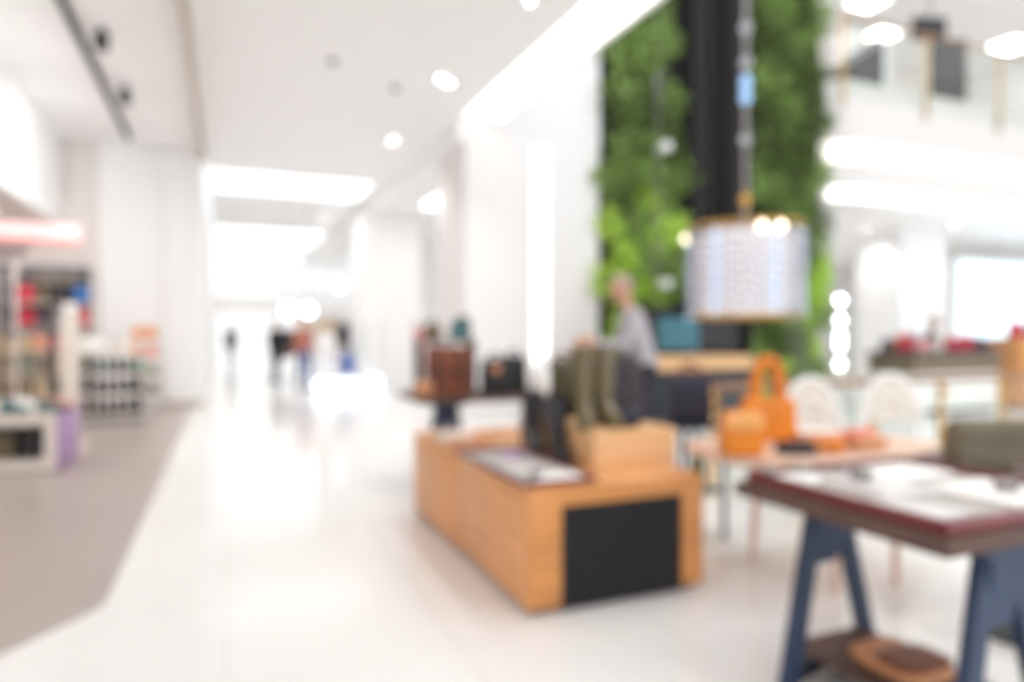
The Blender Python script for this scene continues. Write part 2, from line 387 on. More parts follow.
# ================================================================== FRONT TRESTLE TABLE
def trestle(t, y, cx, half, h, m, m2, name='trestle', plate=True, sh=.0):
    """A-frame in the plane y, two legs, head block, gusset, low crossbar"""
    tr = bpy.data.objects.new(name, None); COL.objects.link(tr); tr.parent = t; tr.location = (0, 0, 0)
    for s in (-1, 1):
        obj('leg', bar(NB(), (cx + s * half + sh, y + (.06 if s > 0 else -.1), 0), (cx + s * .05, y, h - .005), .07, .042, (0, 1, 0)), m, tr, False)
    obj('head_block', box(NB(), cx - .13, cx + .13, y - .05, y + .05, h - .06, h, .005), m, tr, False)
    if plate: obj('gusset', prism(NB(), [(cx - .11, h - .26), (cx + .0, h - .26), (cx + .09, h - .05), (cx - .09, h - .05)], 'y', y - .045, y - .025), m, tr, False)
    f = .055
    obj('crossbar', bar(NB(), (cx - half * .93, y - .09, f), (cx + half * .93, y + .055, f), .03, .07, (0, 0, 1)), m2, tr, False)
    return tr
T = thing('trestle_table', 'nearest display table, weathered wood top on navy trestles', 'table', (0, 0, 0))
obj('tabletop', box(NB(), 1.80, 2.66, 1.24, 2.08, .69, .74, .006), M['walnut'], T)
trestle(T, 1.98, 2.17, .30, .69, M['navywood'], M['navydark'])
trestle(T, 1.36, 2.20, .335, .69, M['navywood'], M['navydark'])
obj('lower_shelf', box(NB(), 2.02, 2.41, 1.28, 2.03, .09, .106, .004), M['walnut'], T)
# maroon tray on it
def tray(label, loc, w, d, h, t=.025):
    tr = thing('display_tray', label, 'tray', loc)
    f = NB()
    box(f, 0, w, 0, t, 0, h, .006); box(f, 0, w, d - t, d, 0, h, .006); box(f, 0, t, t, d - t, 0, h, .006); box(f, w - t, w, t, d - t, 0, h, .006)
    obj('rim', f, M['maroon'], tr)
    obj('lining', box(NB(), t, w - t, t, d - t, 0, h * .45), M['felt'], tr, False)
    return tr
tray('large maroon leather tray filling the top of the nearest table', (1.83, 1.26, .74), .82, .79, .045)
Z0 = .74 + .045 * .45
def slip(name, label, cat, x, y, z, w, d, h, m, rz=0, group=None):
    o = thing(name, label, cat, (x, y, z), rz, group)
    obj('cover', box(NB(), -w / 2, w / 2, -d / 2, d / 2, 0, h, min(.004, h / 3)), M[m], o)
    obj('spine', box(NB(), -w / 2 - .003, -w / 2 + .01, -d / 2, d / 2, 0, h + .001, .001), M['greycard'], o, False)
    return o
slip('notebook', 'large pale notebook at the near corner of the maroon tray', 'notebook', 2.42, 1.5, Z0, .34, .3, .012, 'card', .05)
slip('notebook', 'grey notebook lying in the middle of the maroon tray', 'notebook', 2.12, 1.72, Z0, .22, .3, .014, 'greycard', -.1)
slip('notebook', 'pale notebook against the back rim of the maroon tray', 'notebook', 2.4, 1.86, Z0, .36, .22, .014, 'card', .03)
slip('notebook', 'slim silver grey notebook along the aisle rim of the maroon tray', 'notebook', 1.96, 1.45, Z0, .16, .24, .012, 'greycard', .1)
slip('notebook', 'small pale notebook at the far aisle corner of the maroon tray', 'notebook', 1.98, 1.93, Z0, .16, .14, .012, 'card', .2)
def tin(label, x, y, z):
    o = thing('metal_tin', label, 'tin', (x, y, z))
    obj('body', lathe(NB(), [(.034, 0), (.036, .004), (.036, .02)], n=24), M['steel'], o)
    obj('lid', lathe(NB(), [(.038, .018), (.038, .03), (.032, .035), (.015, .0375)], n=24), M['steel'], o)
tin('shiny round tin at the far aisle corner of the nearest tray', 1.9, 2.0, Z0)
tin('shiny round tin beside the small pale notebook', 2.06, 2.0, Z0 )
tin('shiny round tin on the grey notebook', 2.14, 1.8, Z0 + .015)
tin('shiny round tin on the large pale notebook', 2.44, 1.48, Z0 + .013)
# folded brown bag on the lower shelf
o = thing('leather_bag', 'folded brown leather bag on the low shelf of the nearest table', 'bag', (2.22, 1.7, .106))
obj('body', soft(NB(), .24, .3, .06, 0, .5), M['tan'], o); obj('flap', soft(NB(), .245, .17, .02, .05, .5, cy=-.05), M['brown'], o)

# ================================================================== DISPLAY PLINTHS
def plinth(label, y0, y1):
    x0, x1 = 1.275, 2.255
    p = thing('display_plinth', label, 'display plinth', ((x0 + x1) / 2, (y0 + y1) / 2, 0), 0)
    a, b = (x1 - x0) / 2, (y1 - y0) / 2
    obj('base', box(NB(), -a + .03, a - .03, -b + .025, b - .025, .01, .045), M['toe'], p, False)
    for sx in (-1, 1):
        for sy in (-1, 1): obj('foot', lathe(NB(), [(.025, 0), (.03, .003), (.022, .012)], (sx * (a - .12), sy * (b - .12), 0), n=14), M['steel'], p)
    obj('carcass', box(NB(), -a, a, -b + .004, b - .004, .03, .59, .006), M['oak'], p)
    e = NB()
    box(e, -a, -a + .17, -b - .012, -b + .004, .032, .588, .003); box(e, a - .13, a, -b - .012, -b + .004, .032, .588, .003); box(e, -a + .17, a - .13, -b - .012, -b + .004, .5, .588, .003)
    obj('end_frame', e, M['oakend'], p)
    obj('end_panel', box(NB(), -a + .172, a - .132, -b - .008, -b + .004, .018, .498, .002), M['blackpanel'], p, False)
    return p
plinth('nearer oak display plinth with a black end panel', 2.85, 3.84)
plinth('farther oak display plinth behind the black panelled one', 3.86, 4.9)
r = thing('display_riser', 'pale oak box riser under the boots and bags', 'riser', (2.03, 3.44, .59))
obj('front_panel', box(NB(), -.25, .26, -.32, -.3, 0, .2, .003), M['paleoak'], r, False)
obj('back_panel', box(NB(), -.25, .26, .3, .32, 0, .2, .003), M['paleoak'], r, False)
obj('side_panel', box(NB(), -.25, -.23, -.3, .3, 0, .2, .003), M['paleoak'], r, False)
obj('side_panel', box(NB(), .24, .26, -.3, .3, 0, .2, .003), M['paleoak'], r, False)
obj('top_panel', box(NB(), -.23, .24, -.3, .3, .18, .199), M['paleoak'], r, False)
ZR = .79
tray('maroon leather tray on the nearer oak plinth', (1.262, 2.87, .59), .39, .98, .03, .02)
ZT = .59 + .03 * .45
slip('notebook', 'pale notebook at the near end of the tray on the oak plinth', 'notebook', 1.49, 3.0, ZT, .24, .18, .012, 'card', .0)
slip('notebook', 'grey notebook in the middle of the tray on the oak plinth', 'notebook', 1.43, 3.26, ZT, .2, .24, .012, 'greycard', .15)
o = slip('notebook', 'small periwinkle notebook at the far end of the tray on the oak plinth', 'notebook', 1.5, 3.62, ZT, .14, .16, .014, 'purple', .3)
tin('shiny round tin near the corner of the tray on the oak plinth', 1.40, 3.02, ZT)
# folded cloths on the far plinth
for i, (x, y, m, l) in enumerate(((1.42, 4.35, 'offwhite', 'pale folded cloth stack on the farther oak plinth'), (1.40, 4.02, 'tan', 'peach folded cloth on the farther oak plinth, next to the tray'))):
    o = thing('folded_cloth', l, 'folded cloth', (x, y, .59), .1 + i * .3)
    obj('lower_fold', soft(NB(), .24, .2, .03, 0, .35), M[m], o); obj('upper_fold', soft(NB(), .235, .19, .03, .028, .4), M[m], o)

# boots
def boot_bm(h, r=.062, flare=1.15):
    """tall boot, toe towards -y, sole at z 0"""
    bm = NB(); n = 18
    secs = [(.0, .015, .044, .115), (.02, .012, .045, .122), (.055, .0, .045, .115)]
    rings = []
    path = [((0, -.02, .004), .045, .135), ((0, -.02, .03), .048, .14), ((0, -.018, .06), .046, .125), ((0, .015, .095), .047, .085), ((0, .04, .14), .052, .06), ((0, .045, h * .55), r, r * 1.1), ((0, .045, h * .8), r * 1.08, r * flare), ((0, .045, h), r * 1.1, r * flare * 1.03),
            ((0, .045, h), r * 1.0, r * flare * .93), ((0, .045, h - .05), r * .98, r * flare * .9)]
    for (c, a, b) in path:
        ring = []
        for k in range(n):
            an = 2 * PI * k / n
            ring.append(bm.verts.new((c[0] + a * math.cos(an), c[1] + b * math.sin(an), c[2])))
        rings.append(ring)
    for A, B in zip(rings, rings[1:]):
        for k in range(n): bm.faces.new((A[k], A[(k + 1) % n], B[(k + 1) % n], B[k]))
    bm.faces.new(rings[0][::-1]); bm.faces.new(rings[-1])
    return bm
def boot(label, loc, rz, h, m, sole, group):
    o = thing('tall_boot', label, 'boot', loc, rz, group)
    obj('shaft', boot_bm(h), M[m], o)
    s = lathe(NB(), [(.05, 0), (.052, .006), (.052, .016), (.049, .022)], n=20)
    for v in s.verts: v.co.y = v.co.y * 2.75 - .02
    obj('sole', s, M[sole], o)
    st = NB(); bar(st, (.0665, .045, h * .78), (.0665, .045, h * .96), .03, .006, (1, 0, 0), .001); obj('pull_strap', st, M[sole], o, False)
    return o
b1 = boot('olive rubber boot on the pale riser, next to the grey backpack', (1.985, 3.34, ZR), .0, .445, 'olive', 'oliveshade', 'olive boots on the riser')
b2 = dup(b1, (1.84, 3.34, ZR), -.35, 'olive rubber boot on the pale riser, on the aisle side')
b3 = boot('darker olive boot behind the riser boots, beside the white vase', (2.04, 4.02, .59), -.3, .5, 'oliveshade', 'blackshine', 'dark olive boots on the farther plinth')
dup(b3, (2.17, 4.05, .59), -.2, 'darker olive boot behind the riser boots, hidden one of the pair')
b5 = boot('black boot standing on the oak plinth beside the riser', (1.722, 3.42, .59), -.15, .36, 'blackshine', 'black', 'black boots beside the riser')
dup(b5, (1.715, 3.74, .59), -.2, 'black boot on the far end of the oak plinth')
# grey slouch bag between black boots and olive boots
def arc(w, h, z, y, n=14, x=0):
    return [(x + w / 2 * math.cos(PI - PI * k / n), y, z + h * math.sin(PI * k / n)) for k in range(n + 1)]
def bag(name, label, cat, loc, rz, w, d, h, m, hm=None, handle=.12, hw=.5, tx=.9, r=.25, flap=None, patch=None, group=None, hr=.009):
    o = thing(name, label, cat, loc, rz, group)
    obj('body', soft(NB(), w, d, h, 0, r, tx, .8, bulge=.03), M[m], o)
    if handle:
        for s in (-1, 1): obj('handle', tube(NB(), arc(w * hw, handle, h * .93, s * d * .28), hr, 8), M[hm or m], o)
    if flap: obj('flap', soft(NB(), w * .98, d * .3, h * .38, h * .6, .3, tx * 1.02, .9, cy=-d * .36), M[flap], o)
    if patch: obj('patch', box(NB(), -w * .14, w * .14, -d * .5 - .012, -d * .38, h * .62, h * .85, .004), M[patch], o)
    return o
bag('slouch_bag', 'plum grey nylon bag between black and olive boots', 'bag', (1.84, 3.98, .59), -.3, .2, .14, .32, 'plum', handle=.06)
o = thing('backpack', 'large charcoal canvas backpack on the pale riser', 'backpack', (2.19, 3.56, ZR), -.25)
obj('body', soft(NB(), .30, .17, .40, 0, .35, .86, .75, bulge=.04), M['charcoal'], o)
obj('front_pocket', soft(NB(), .22, .06, .19, .03, .35, .92, .8, cy=-.095), M['charcoal'], o)
obj('top_handle', tube(NB(), arc(.08, .04, .385, 0), .008, 8), M['black'], o)
for s in (-1, 1): obj('shoulder_strap', tube(NB(), [(s * .07, .075, .37), (s * .09, .12, .28), (s * .1, .12, .15), (s * .09, .08, .05)], .014, 8), M['black'], o)
o = thing('duffel_pouch', 'round navy nylon pouch in front of the charcoal backpack', 'pouch', (2.08, 3.25, ZR), .3)
obj('body', soft(NB(), .16, .1, .11, 0, .7), M['navy'], o); obj('zip', box(NB(), -.055, .055, -.006, .006, .104, .112, .001), M['black'], o, False); obj('end_loop', tube(NB(), [(.07, -.01, .06), (.095, 0, .07), (.095, 0, .05), (.07, .01, .045)], .005, 6), M['brown'], o)
# navy tote on a dark metal stand
o = thing('display_stand', 'dark green metal stand under the navy tote', 'display stand', (2.77, 3.62, 0))
obj('top', box(NB(), -.18, .18, -.16, .16, .71, .735, .004), M['navydark'], o)
for sx in (-1, 1):
    for sy in (-1, 1): obj('leg', bar(NB(), (sx * .16, sy * .14, 0), (sx * .16, sy * .14, .71), .025, .025, (0, 1, 0)), M['navydark'], o, False)
obj('shelf', box(NB(), -.15, .15, -.13, .13, .3, .32, .003), M['teal'], o)
bag('tote_bag', 'dark navy tote with tan handles on the green metal stand', 'tote bag', (2.77, 3.62, .735), -.35, .27, .15, .30, 'navy', 'brown', .1, patch=None)
o = thing('vase', 'slim mustard vase on the shelf of the green metal stand', 'vase', (2.8, 3.58, .32))
obj('body', lathe(NB(), [(.035, 0), (.055, .06), (.045, .16), (.025, .22), (.03, .25)], n=18), M['moss'], o); obj('rim', lathe(NB(), [(.028, .245), (.034, .25), (.03, .256)], n=18), M['gold'], o)

# ================================================================== BACK TABLE WITH BROWN CASE
T = thing('trestle_table', 'dark topped trestle table behind the oak plinths', 'table', (0, 0, 0))
obj('tabletop', box(NB(), 1.46, 3.2, 5.35, 6.2, .735, .78, .005), M['walnut'], T)
for x in (1.78, 2.95):
    tr = bpy.data.objects.new('trestle', None); COL.objects.link(tr); tr.parent = T
    for s in (-1, 1):
        obj('leg', bar(NB(), (x - .07, 5.78 + s * .33, 0), (x - .03, 5.78 + s * .05, .735), .05, .06, (1, 0, 0)), M['navywood'], tr, False)
        obj('leg', bar(NB(), (x + .12, 5.78 + s * .33, 0), (x + .06, 5.78 + s * .05, .735), .05, .06, (1, 0, 0)), M['navywood'], tr, False)
    obj('head_block', box(NB(), x - .12, x + .16, 5.68, 5.88, .68, .735, .004), M['navywood'], tr, False)
    obj('crossbar', box(NB(), x - .1, x + .14, 5.5, 6.06, .3, .34, .004), M['navywood'], tr, False)
o = thing('leather_satchel', 'tall brown leather case standing on the dark topped table', 'satchel', (1.79, 5.72, .78), -.2)
obj('body', soft(NB(), .38, .16, .42, 0, .16, .97, .95), M['brown'], o)
obj('flap', soft(NB(), .385, .05, .2, .215, .16, cy=-.07), M['brown'], o)
for s in (-1, 1): obj('strap', box(NB(), s * .1 - .014, s * .1 + .014, -.104, -.09, .1, .4, .002), M['black'], o)
obj('handle', tube(NB(), arc(.12, .045, .41, 0), .009, 8), M['black'], o)
o = thing('leather_pouch', 'tan leather pouch beside the tall brown case', 'pouch', (1.55, 5.62, .78), .2)
obj('body', soft(NB(), .15, .09, .13, 0, .35), M['tan'], o); obj('zip', box(NB(), -.05, .05, -.006, .006, .125, .132, .001), M['gold'], o, False)
# hat + small bags stacked behind (appear above the case)
o = thing('shelf_unit', 'low dark wooden shelf behind the tall brown case', 'shelf', (1.86, 6.02, .78), 0)
obj('side_panel', box(NB(), -.26, -.24, -.13, .13, 0, .46, .003), M['walnut'], o, False); obj('side_panel', box(NB(), .24, .26, -.13, .13, 0, .46, .003), M['walnut'], o, False)
obj('top_board', box(NB(), -.26, .26, -.13, .13, .46, .48, .003), M['walnut'], o, False); obj('middle_board', box(NB(), -.24, .24, -.13, .13, .22, .24, .003), M['walnut'], o, False)
bag('shoulder_bag', 'dark green small bag on the shelf above the brown case', 'bag', (1.99, 6.0, 1.26), -.2, .16, .1, .17, 'teal', 'black', .04)
bag('shoulder_bag', 'black small bag on the shelf above the brown case', 'bag', (2.07, 6.08, 1.26), -.2, .12, .1, .19, 'black', 'black', .04)
bag('shoulder_bag', 'khaki small bag at the aisle end of the shelf above the case', 'bag', (1.74, 6.0, 1.26), -.2, .16, .1, .14, 'khaki', 'brown', .04)
bag('tote_bag', 'black tote with tan patch on the dark topped table', 'tote bag', (2.17, 5.55, .78), -.2, .26, .13, .31, 'black', 'black', .07, patch='tan')
bag('tote_bag', 'second black tote on the dark topped table, nearer the vase', 'tote bag', (2.42, 5.72, .78), -.2, .24, .13, .33, 'black', 'black', .07)
o = thing('vase', 'white ceramic vase on the dark topped table beside the black totes', 'vase', (2.56, 5.42, .78))
obj('body', lathe(NB(), [(.05, 0), (.075, .05), (.085, .14), (.06, .24), (.035, .29), (.04, .32)], n=24), M['white'], o); obj('rim', lathe(NB(), [(.036, .315), (.045, .32), (.04, .326)], n=24), M['white'], o)
bag('tote_bag', 'dark olive tote on the dark topped table behind the olive boots', 'tote bag', (2.86, 5.6, .78), -.2, .3, .14, .3, 'oliveshade', 'brown', .08)

# ================================================================== PEACH TABLE WITH ORANGE TOTES
T = thing('display_table', 'peach wood table carrying the orange leather totes', 'table', (0, 0, 0))
sg = lambda v: math.copysign(abs(v) ** (2 / 3), v)
obj('tabletop', prism(NB(), [(2.98 + .70 * sg(math.cos(2 * PI * k / 48)), 2.82 + .44 * sg(math.sin(2 * PI * k / 48))) for k in range(48)], 'z', .665, .70), M['peach'], T)
for x, y in ((2.86, 2.53), (3.2, 2.5), (2.85, 3.1), (3.34, 3.1)):
    obj('leg', tube(NB(), [(x, y, .62), (x + (.03 if x > 2.9 else -.03), y, 0)], [.026, .016], 10), M['peach'], T)
obj('apron', box(NB(), 2.8, 3.36, 2.52, 3.13, .61, .664, .004), M['peach'], T)
o = bag('tote_bag', 'orange leather tote with a pale flap at the near corner of the peach table', 'tote bag', (2.385, 2.71, .70), -.35, .21, .13, .22, 'orange', 'orange', 0, flap='orangelight', tx=.88)
o = bag('tote_bag', 'orange leather tote with tall loop handles behind the flapped one', 'tote bag', (2.86, 3.03, .70), -.35, .30, .14, .25, 'orange', 'orange', .24, hw=.5, hr=.017, tx=.95)
bag('clutch_bag', 'black leather clutch on the peach table beside the orange tote', 'clutch', (2.66, 2.62, .70), -.3, .2, .1, .06, 'black', handle=0, r=.3)
for i, (x, y, w, m, l) in enumerate(((3.1, 2.92, .26, 'tan', 'folded tan leather pouch in the middle of the peach table'), (3.12, 2.62, .24, 'tan', 'tan leather pouch near the front edge of the peach table'), (3.34, 2.84, .22, 'coral', 'coral leather pouch at the balustrade end of the peach table'), (2.88, 2.62, .16, 'orange', 'small orange pouch on the peach table beside the black clutch'))):
    o = thing('leather_pouch', l, 'pouch', (x, y, .70), .3 * i - .3)
    obj('body', soft(NB(), w, .15, .055, 0, .4), M[m], o); obj('flap', soft(NB(), w * .98, .08, .02, .045, .4, cy=-.03), M['card' if i == 0 else m], o)
# white arched chairs behind
def chair(label, loc, rz):
    c = thing('armchair', label, 'chair', loc, rz, 'white arched chairs')
    obj('seat', soft(NB(), .46, .44, .05, .42, .25), M['offwhite'], c)
    obj('back_frame', tube(NB(), [(.21 * math.cos(a), .2 + .03 * math.sin(a), .62 + .36 * math.sin(a)) if a > 0 else (.21, .2, .62) for a in [PI * k / 20 for k in range(21)]], .024, 10), M['white'], c)
    obj('inner_arch', tube(NB(), [(.11 * math.cos(PI * k / 16), .205, .62 + .22 * math.sin(PI * k / 16)) for k in range(17)], .014, 8), M['white'], c)
    bp = NB(); prism(bp, [(.2 * math.cos(PI * k / 20), .62 + .34 * math.sin(PI * k / 20)) for k in range(21)], 'y', .215, .222); obj('back_panel', bp, M['offwhite'], c)
    for s in (-1, 1):
        obj('leg', tube(NB(), [(s * .2, -.17, .44), (s * .22, -.2, 0)], [.02, .014], 8), M['white'], c)
        obj('leg', tube(NB(), [(s * .21, .2, .63), (s * .2, .19, .42), (s * .22, .24, 0)], [.022, .02, .014], 8), M['white'], c)
    return c
c0 = chair('white arched chair just behind the peach table, by the orange tote', (3.81, 3.5, 0), -.4)
dup(c0, (4.75, 3.65, 0), -.6, 'white arched chair behind the peach table, by the olive bag')

# round pedestal with olive bag
o = thing('pedestal_table', 'round dark pedestal table under the olive canvas bag', 'table', (3.28, 1.86, 0))
obj('top', lathe(NB(), [(.46, .69), (.48, .7), (.48, .715), (.47, .72)], n=40), M['walnut'], o); obj('stem', lathe(NB(), [(.05, .03), (.04, .1), (.04, .69)], n=16), M['navydark'], o); obj('foot', lathe(NB(), [(.26, 0), (.26, .015), (.05, .03)], n=32), M['navydark'], o)
bag('briefcase', 'olive grey canvas briefcase on the round pedestal table', 'bag', (3.12, 1.93, .72), -.35, .44, .14, .21, 'olivebag', 'brown', 0, r=.15, tx=.92, flap='olivebag')
slip('notebook', 'brown leather folio under the front of the olive briefcase', 'folio', 3.22, 1.72, .72, .34, .14, .02, 'brown', -.3)

# ================================================================== GLASS BALUSTRADE (ground floor)
def balustrade(label, x0, x1, y, z, n, h=.86, face=0.0, posts_down=0, rm='bronze'):
    t = thing('glass_balustrade', label, 'balustrade', (x0, y, z))
    L = x1 - x0; st = L / n
    for i in range(n + 1):
        b = box(NB(), i * st - .02, i * st + .02, -.02, .02, -posts_down, h, .004); p = obj('post', b, M['gold'], t)
        obj('post_knob', lathe(NB(), [(.01, 0), (.035, .02), (.035, .04), (.01, .06)], (i * st, -.045, h - .12), 14), M['gold'], p)
    for i in range(n):
        obj('glass_panel', box(NB(), i * st + .03, (i + 1) * st - .03, -.006, .006, .06 - posts_down * .7, h - .03), M['greenglass'], t, False)
    obj('handrail', tube(NB(), [(-.05, 0, h + .02), (L + .05, 0, h + .02)], .032, 12), M[rm], t)
    return t
balustrade('glass balustrade with gold posts behind the white chairs', 3.6, 9.9, 4.42, 0, 7)
balustrade('glass balustrade with gold posts on the edge of the upper storey', 11.3, 20.9, 9.96, 6.4, 4, 1.22, posts_down=.55)

# slim light pole beside it
o = thing('light_pole', 'slim white pole with a row of glowing bulbs behind the balustrade', 'lamp', (6.2, 5.5, 0))
obj('pole', tube(NB(), [(0, 0, 0), (0, 0, 1.74)], .012, 8), M['white'], o); obj('base', lathe(NB(), [(.11, 0), (.11, .015), (.02, .03)], n=24), M['white'], o)
for z in (1.68, 1.46, 1.29, 1.19, .98): obj('bulb', lathe(NB(), [(.008, -.045), (.035, -.03), (.045, 0), (.035, .03), (.008, .045)], (-.05, -.05, z), 14), M['bulb'], o)

# ================================================================== GREEN WALL
leafm = []
def clump(name, seed, m, n=95, rx=.42, ry=.26, rz=.42):
    rr = random.Random(seed); bm = NB()
    for i in range(n):
        a, b = rr.uniform(0, 2 * PI), rr.uniform(-1, 1)
        q = (1 - b * b) ** .5; k = rr.uniform(.45, 1)
        c = Vector((rx * q * math.cos(a) * k, -abs(ry * q * math.sin(a) * k), rz * b * k))
        l, w = rr.uniform(.13, .24), rr.uniform(.035, .07)
        d = Vector((rr.uniform(-1, 1), rr.uniform(-1, -.1), rr.uniform(-1, .5))).normalized()
        s = d.cross(Vector((rr.uniform(-.4, .4), rr.uniform(-1, 0), 1))).normalized(); u = s.cross(d)
        p = [c, c + d * l * .35 + s * w + u * .015, c + d * l, c + d * l * .35 - s * w + u * .015, c + d * l * .5 - u * .02]
        v = [bm.verts.new(x) for x in p]
        bm.faces.new((v[0], v[1], v[4])); bm.faces.new((v[1], v[2], v[4])); bm.faces.new((v[2], v[3], v[4])); bm.faces.new((v[3], v[0], v[4]))
    me = bpy.data.meshes.new(name); bm.to_mesh(me); bm.free(); me.materials.append(M[m]); return me
CL = {k: [clump('foliage', i * 10 + j, m) for j in range(3)] for i, (k, m) in enumerate((('d', 'leafdark'), ('m', 'leafmid'), ('b', 'leafbright')))}
def living_wall(label, x0, x1, y, z1, fn, edge=0):
    t = thing('vertical_garden', label, 'vertical garden', (0, y, 0))
    obj('backing_panel', box(NB(), x0 + .05, x1 - .05, 0, .12, 0, z1), M['backing'], t, False)
    rr = random.Random(int(x0 * 10)); z = .2; row = 0
    while z < z1:
        x = x0 + .2 + (row % 2) * .2
        while x < x1 - .06:
            k = fn(x, z, rr)
            if k:
                o = bpy.data.objects.new('foliage', rr.choice(CL[k])); COL.objects.link(o); o.parent = t
                o.location = (x + rr.uniform(-.1, .1), -.02, z + rr.uniform(-.12, .12)); o.rotation_euler = (0, rr.uniform(-.6, .6), 0)
                o.scale = (rr.uniform(.75, 1.05),) * 3
            x += .44
        z += .48; row += 1
    return t
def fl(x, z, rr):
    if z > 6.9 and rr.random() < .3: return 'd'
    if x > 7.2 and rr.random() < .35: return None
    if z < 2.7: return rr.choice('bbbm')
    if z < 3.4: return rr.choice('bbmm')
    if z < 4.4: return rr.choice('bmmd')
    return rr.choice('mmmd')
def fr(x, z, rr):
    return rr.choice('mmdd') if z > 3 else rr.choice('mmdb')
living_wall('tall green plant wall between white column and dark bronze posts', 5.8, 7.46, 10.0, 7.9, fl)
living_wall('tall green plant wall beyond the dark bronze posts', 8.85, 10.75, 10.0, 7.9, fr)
# pale irrigation pipes between the leaves
for x, l in ((6.85, 'pale grey pipe running up between the leaves of the nearer plant wall'),):
    o = thing('pipe', l, 'pipe', (x, 9.86, 0)); obj('tube', tube(NB(), [(0, 0, 0), (0, 0, 7.9)], .045, 10), M['grey'], o)
    for z in (2.1, 4.4): obj('bracket', box(NB(), -.07, .07, -.32, .0, z, z + .14, .006), M['white'], o)
# bronze clad posts
struct('wall_recess', box(NB(), 7.46, 8.85, 10.25, 10.4, 0, 8.2), M['backing'])  # black sheet, its colour stands in for the shadow between the posts
def post(label, x0, x1):
    t = thing('steel_post', label, 'steel post', ((x0 + x1) / 2, 9.9, 0)); a = (x1 - x0) / 2
    obj('web', box(NB(), -a + .07, a - .07, -.08, .08, 0, 8, .004), M['darkmetal'], t, False)
    for s in (-1, 1): obj('flange', box(NB(), s * a - (.0 if s < 0 else .1), s * a + (.1 if s < 0 else 0), -.17, .17, 0, 8, .006), M['darkmetal'], t, False)
    return t
post('dark bronze steel post nearer the white column', 7.5, 8.1)
post('dark bronze steel post beside the hanging chandelier rod', 8.26, 8.76)

# ================================================================== CHANDELIER
CX, CY = 5.6, 6.3
t = thing('chandelier', 'large crystal drum chandelier hanging before the green wall', 'chandelier', (CX, CY, 1.52))
for z, r in ((1.02, .66), (0.0, .63)):
    obj('hoop', tube(NB(), [(r * math.cos(2 * PI * k / 40), r * math.sin(2 * PI * k / 40), z) for k in range(40)], .018, 8, True), M['gold'], t)
obj('diffuser', lathe(NB(), [(.46, .04), (.52, .1), (.52, .9), (.46, .98)], n=32), M['crystalcore'], t)
rr = random.Random(3)
for k in range(56):
    a = 2 * PI * k / 56; bm = NB(); z = .98
    while z > .04:
        l = rr.uniform(.07, .12)
        c = (.64 * math.cos(a), .64 * math.sin(a), z - l / 2)
        lathe(bm, [(.003, -l / 2), (.022, -l * .1), (.03, l * .1), (.003, l / 2)], c, 6); z -= l + .006
    obj('crystal_strand', bm, M['blueglint' if k % 9 == 4 else 'crystal'], t, False)
for k in range(4):
    a = (-2.05, -1.75, .6, 2.2)[k]
    obj('lamp', lathe(NB(), [(.01, -.045), (.035, -.025), (.045, 0), (.035, .025), (.01, .045)], (.7 * math.cos(a), .7 * math.sin(a), .95), 14), M['warmbulb'], t)
rod = NB(); tube(rod, [(0, 0, 1.02), (0, 0, 6.4)], .028, 10); obj('rod', rod, M['steel'], t)
for k in range(4): obj('spoke', tube(NB(), [(0, 0, 1.06), (.66 * math.cos(k * PI / 2), .66 * math.sin(k * PI / 2), 1.03)], .012, 6), M['gold'], t)
for z, m in ((1.35, 'gold'), (2.05, 'crystal'), (2.55, 'blueglint'), (2.72, 'blueglint'), (2.95, 'crystal'), (3.35, 'crystal')): obj('bead', lathe(NB(), [(.02, -.09), (.055, -.05), (.06, 0), (.055, .05), (.02, .09)], (0, 0, z), 14), M[m], t)  # blue beads glow to imitate a glint on the rod

# counter with screen below it
o = thing('cash_counter', 'dark counter with a wooden top below the chandelier', 'counter', (5.6, 8.2, 0), 0)
obj('body', box(NB(), -.9, 1.5, -.3, .3, 0, .80, .006), M['navydark'], o); obj('worktop', box(NB(), -.95, 1.55, -.34, .34, .80, 1.0, .008), M['paleoak'], o); obj('kick_plate', box(NB(), -.85, 1.45, -.32, -.3, .02, .12), M['steel'], o, False)
o = thing('monitor', 'wide screen with blue and teal picture on the dark counter', 'screen', (6.4, 8.2, 1.0), -.38)
obj('bezel', box(NB(), -.6, .6, -.02, .03, .06, .58, .006), M['screendark'], o); obj('display', box(NB(), -.58, .02, -.026, -.019, .08, .56), M['screenblue'], o, False); obj('display', box(NB(), .02, .58, -.026, -.019, .08, .56), M['screendark'], o, False)
obj('stand', box(NB(), -.12, .12, -.06, .08, 0, .02, .004), M['steel'], o); obj('neck', box(NB(), -.03, .03, -.01, .02, .02, .08, .004), M['steel'], o)
o = thing('display_cabinet', 'tall dark cabinet standing behind the screen on the green wall', 'cabinet', (6.75, 9.2, 0))
obj('body', box(NB(), -.55, .55, -.25, .25, .08, 1.75, .006), M['screendark'], o); obj('door', box(NB(), -.53, -.01, -.27, -.25, .1, 1.73, .004), M['darkmetal'], o); obj('door', box(NB(), .01, .53, -.27, -.25, .1, 1.73, .004), M['darkmetal'], o); obj('plinth', box(NB(), -.5, .5, -.22, .25, 0, .08), M['toe'], o, False)
o = thing('table_lamp', 'small gold globe lamp on the dark counter', 'lamp', (5.25, 7.96, 1.0)); obj('base', lathe(NB(), [(.05, 0), (.05, .012), (.01, .02), (.01, .06)], n=16), M['gold'], o); obj('globe', lathe(NB(), [(.015, .06), (.05, .085), (.06, .12), (.045, .16), (.01, .175)], n=16), M['gold'], o)
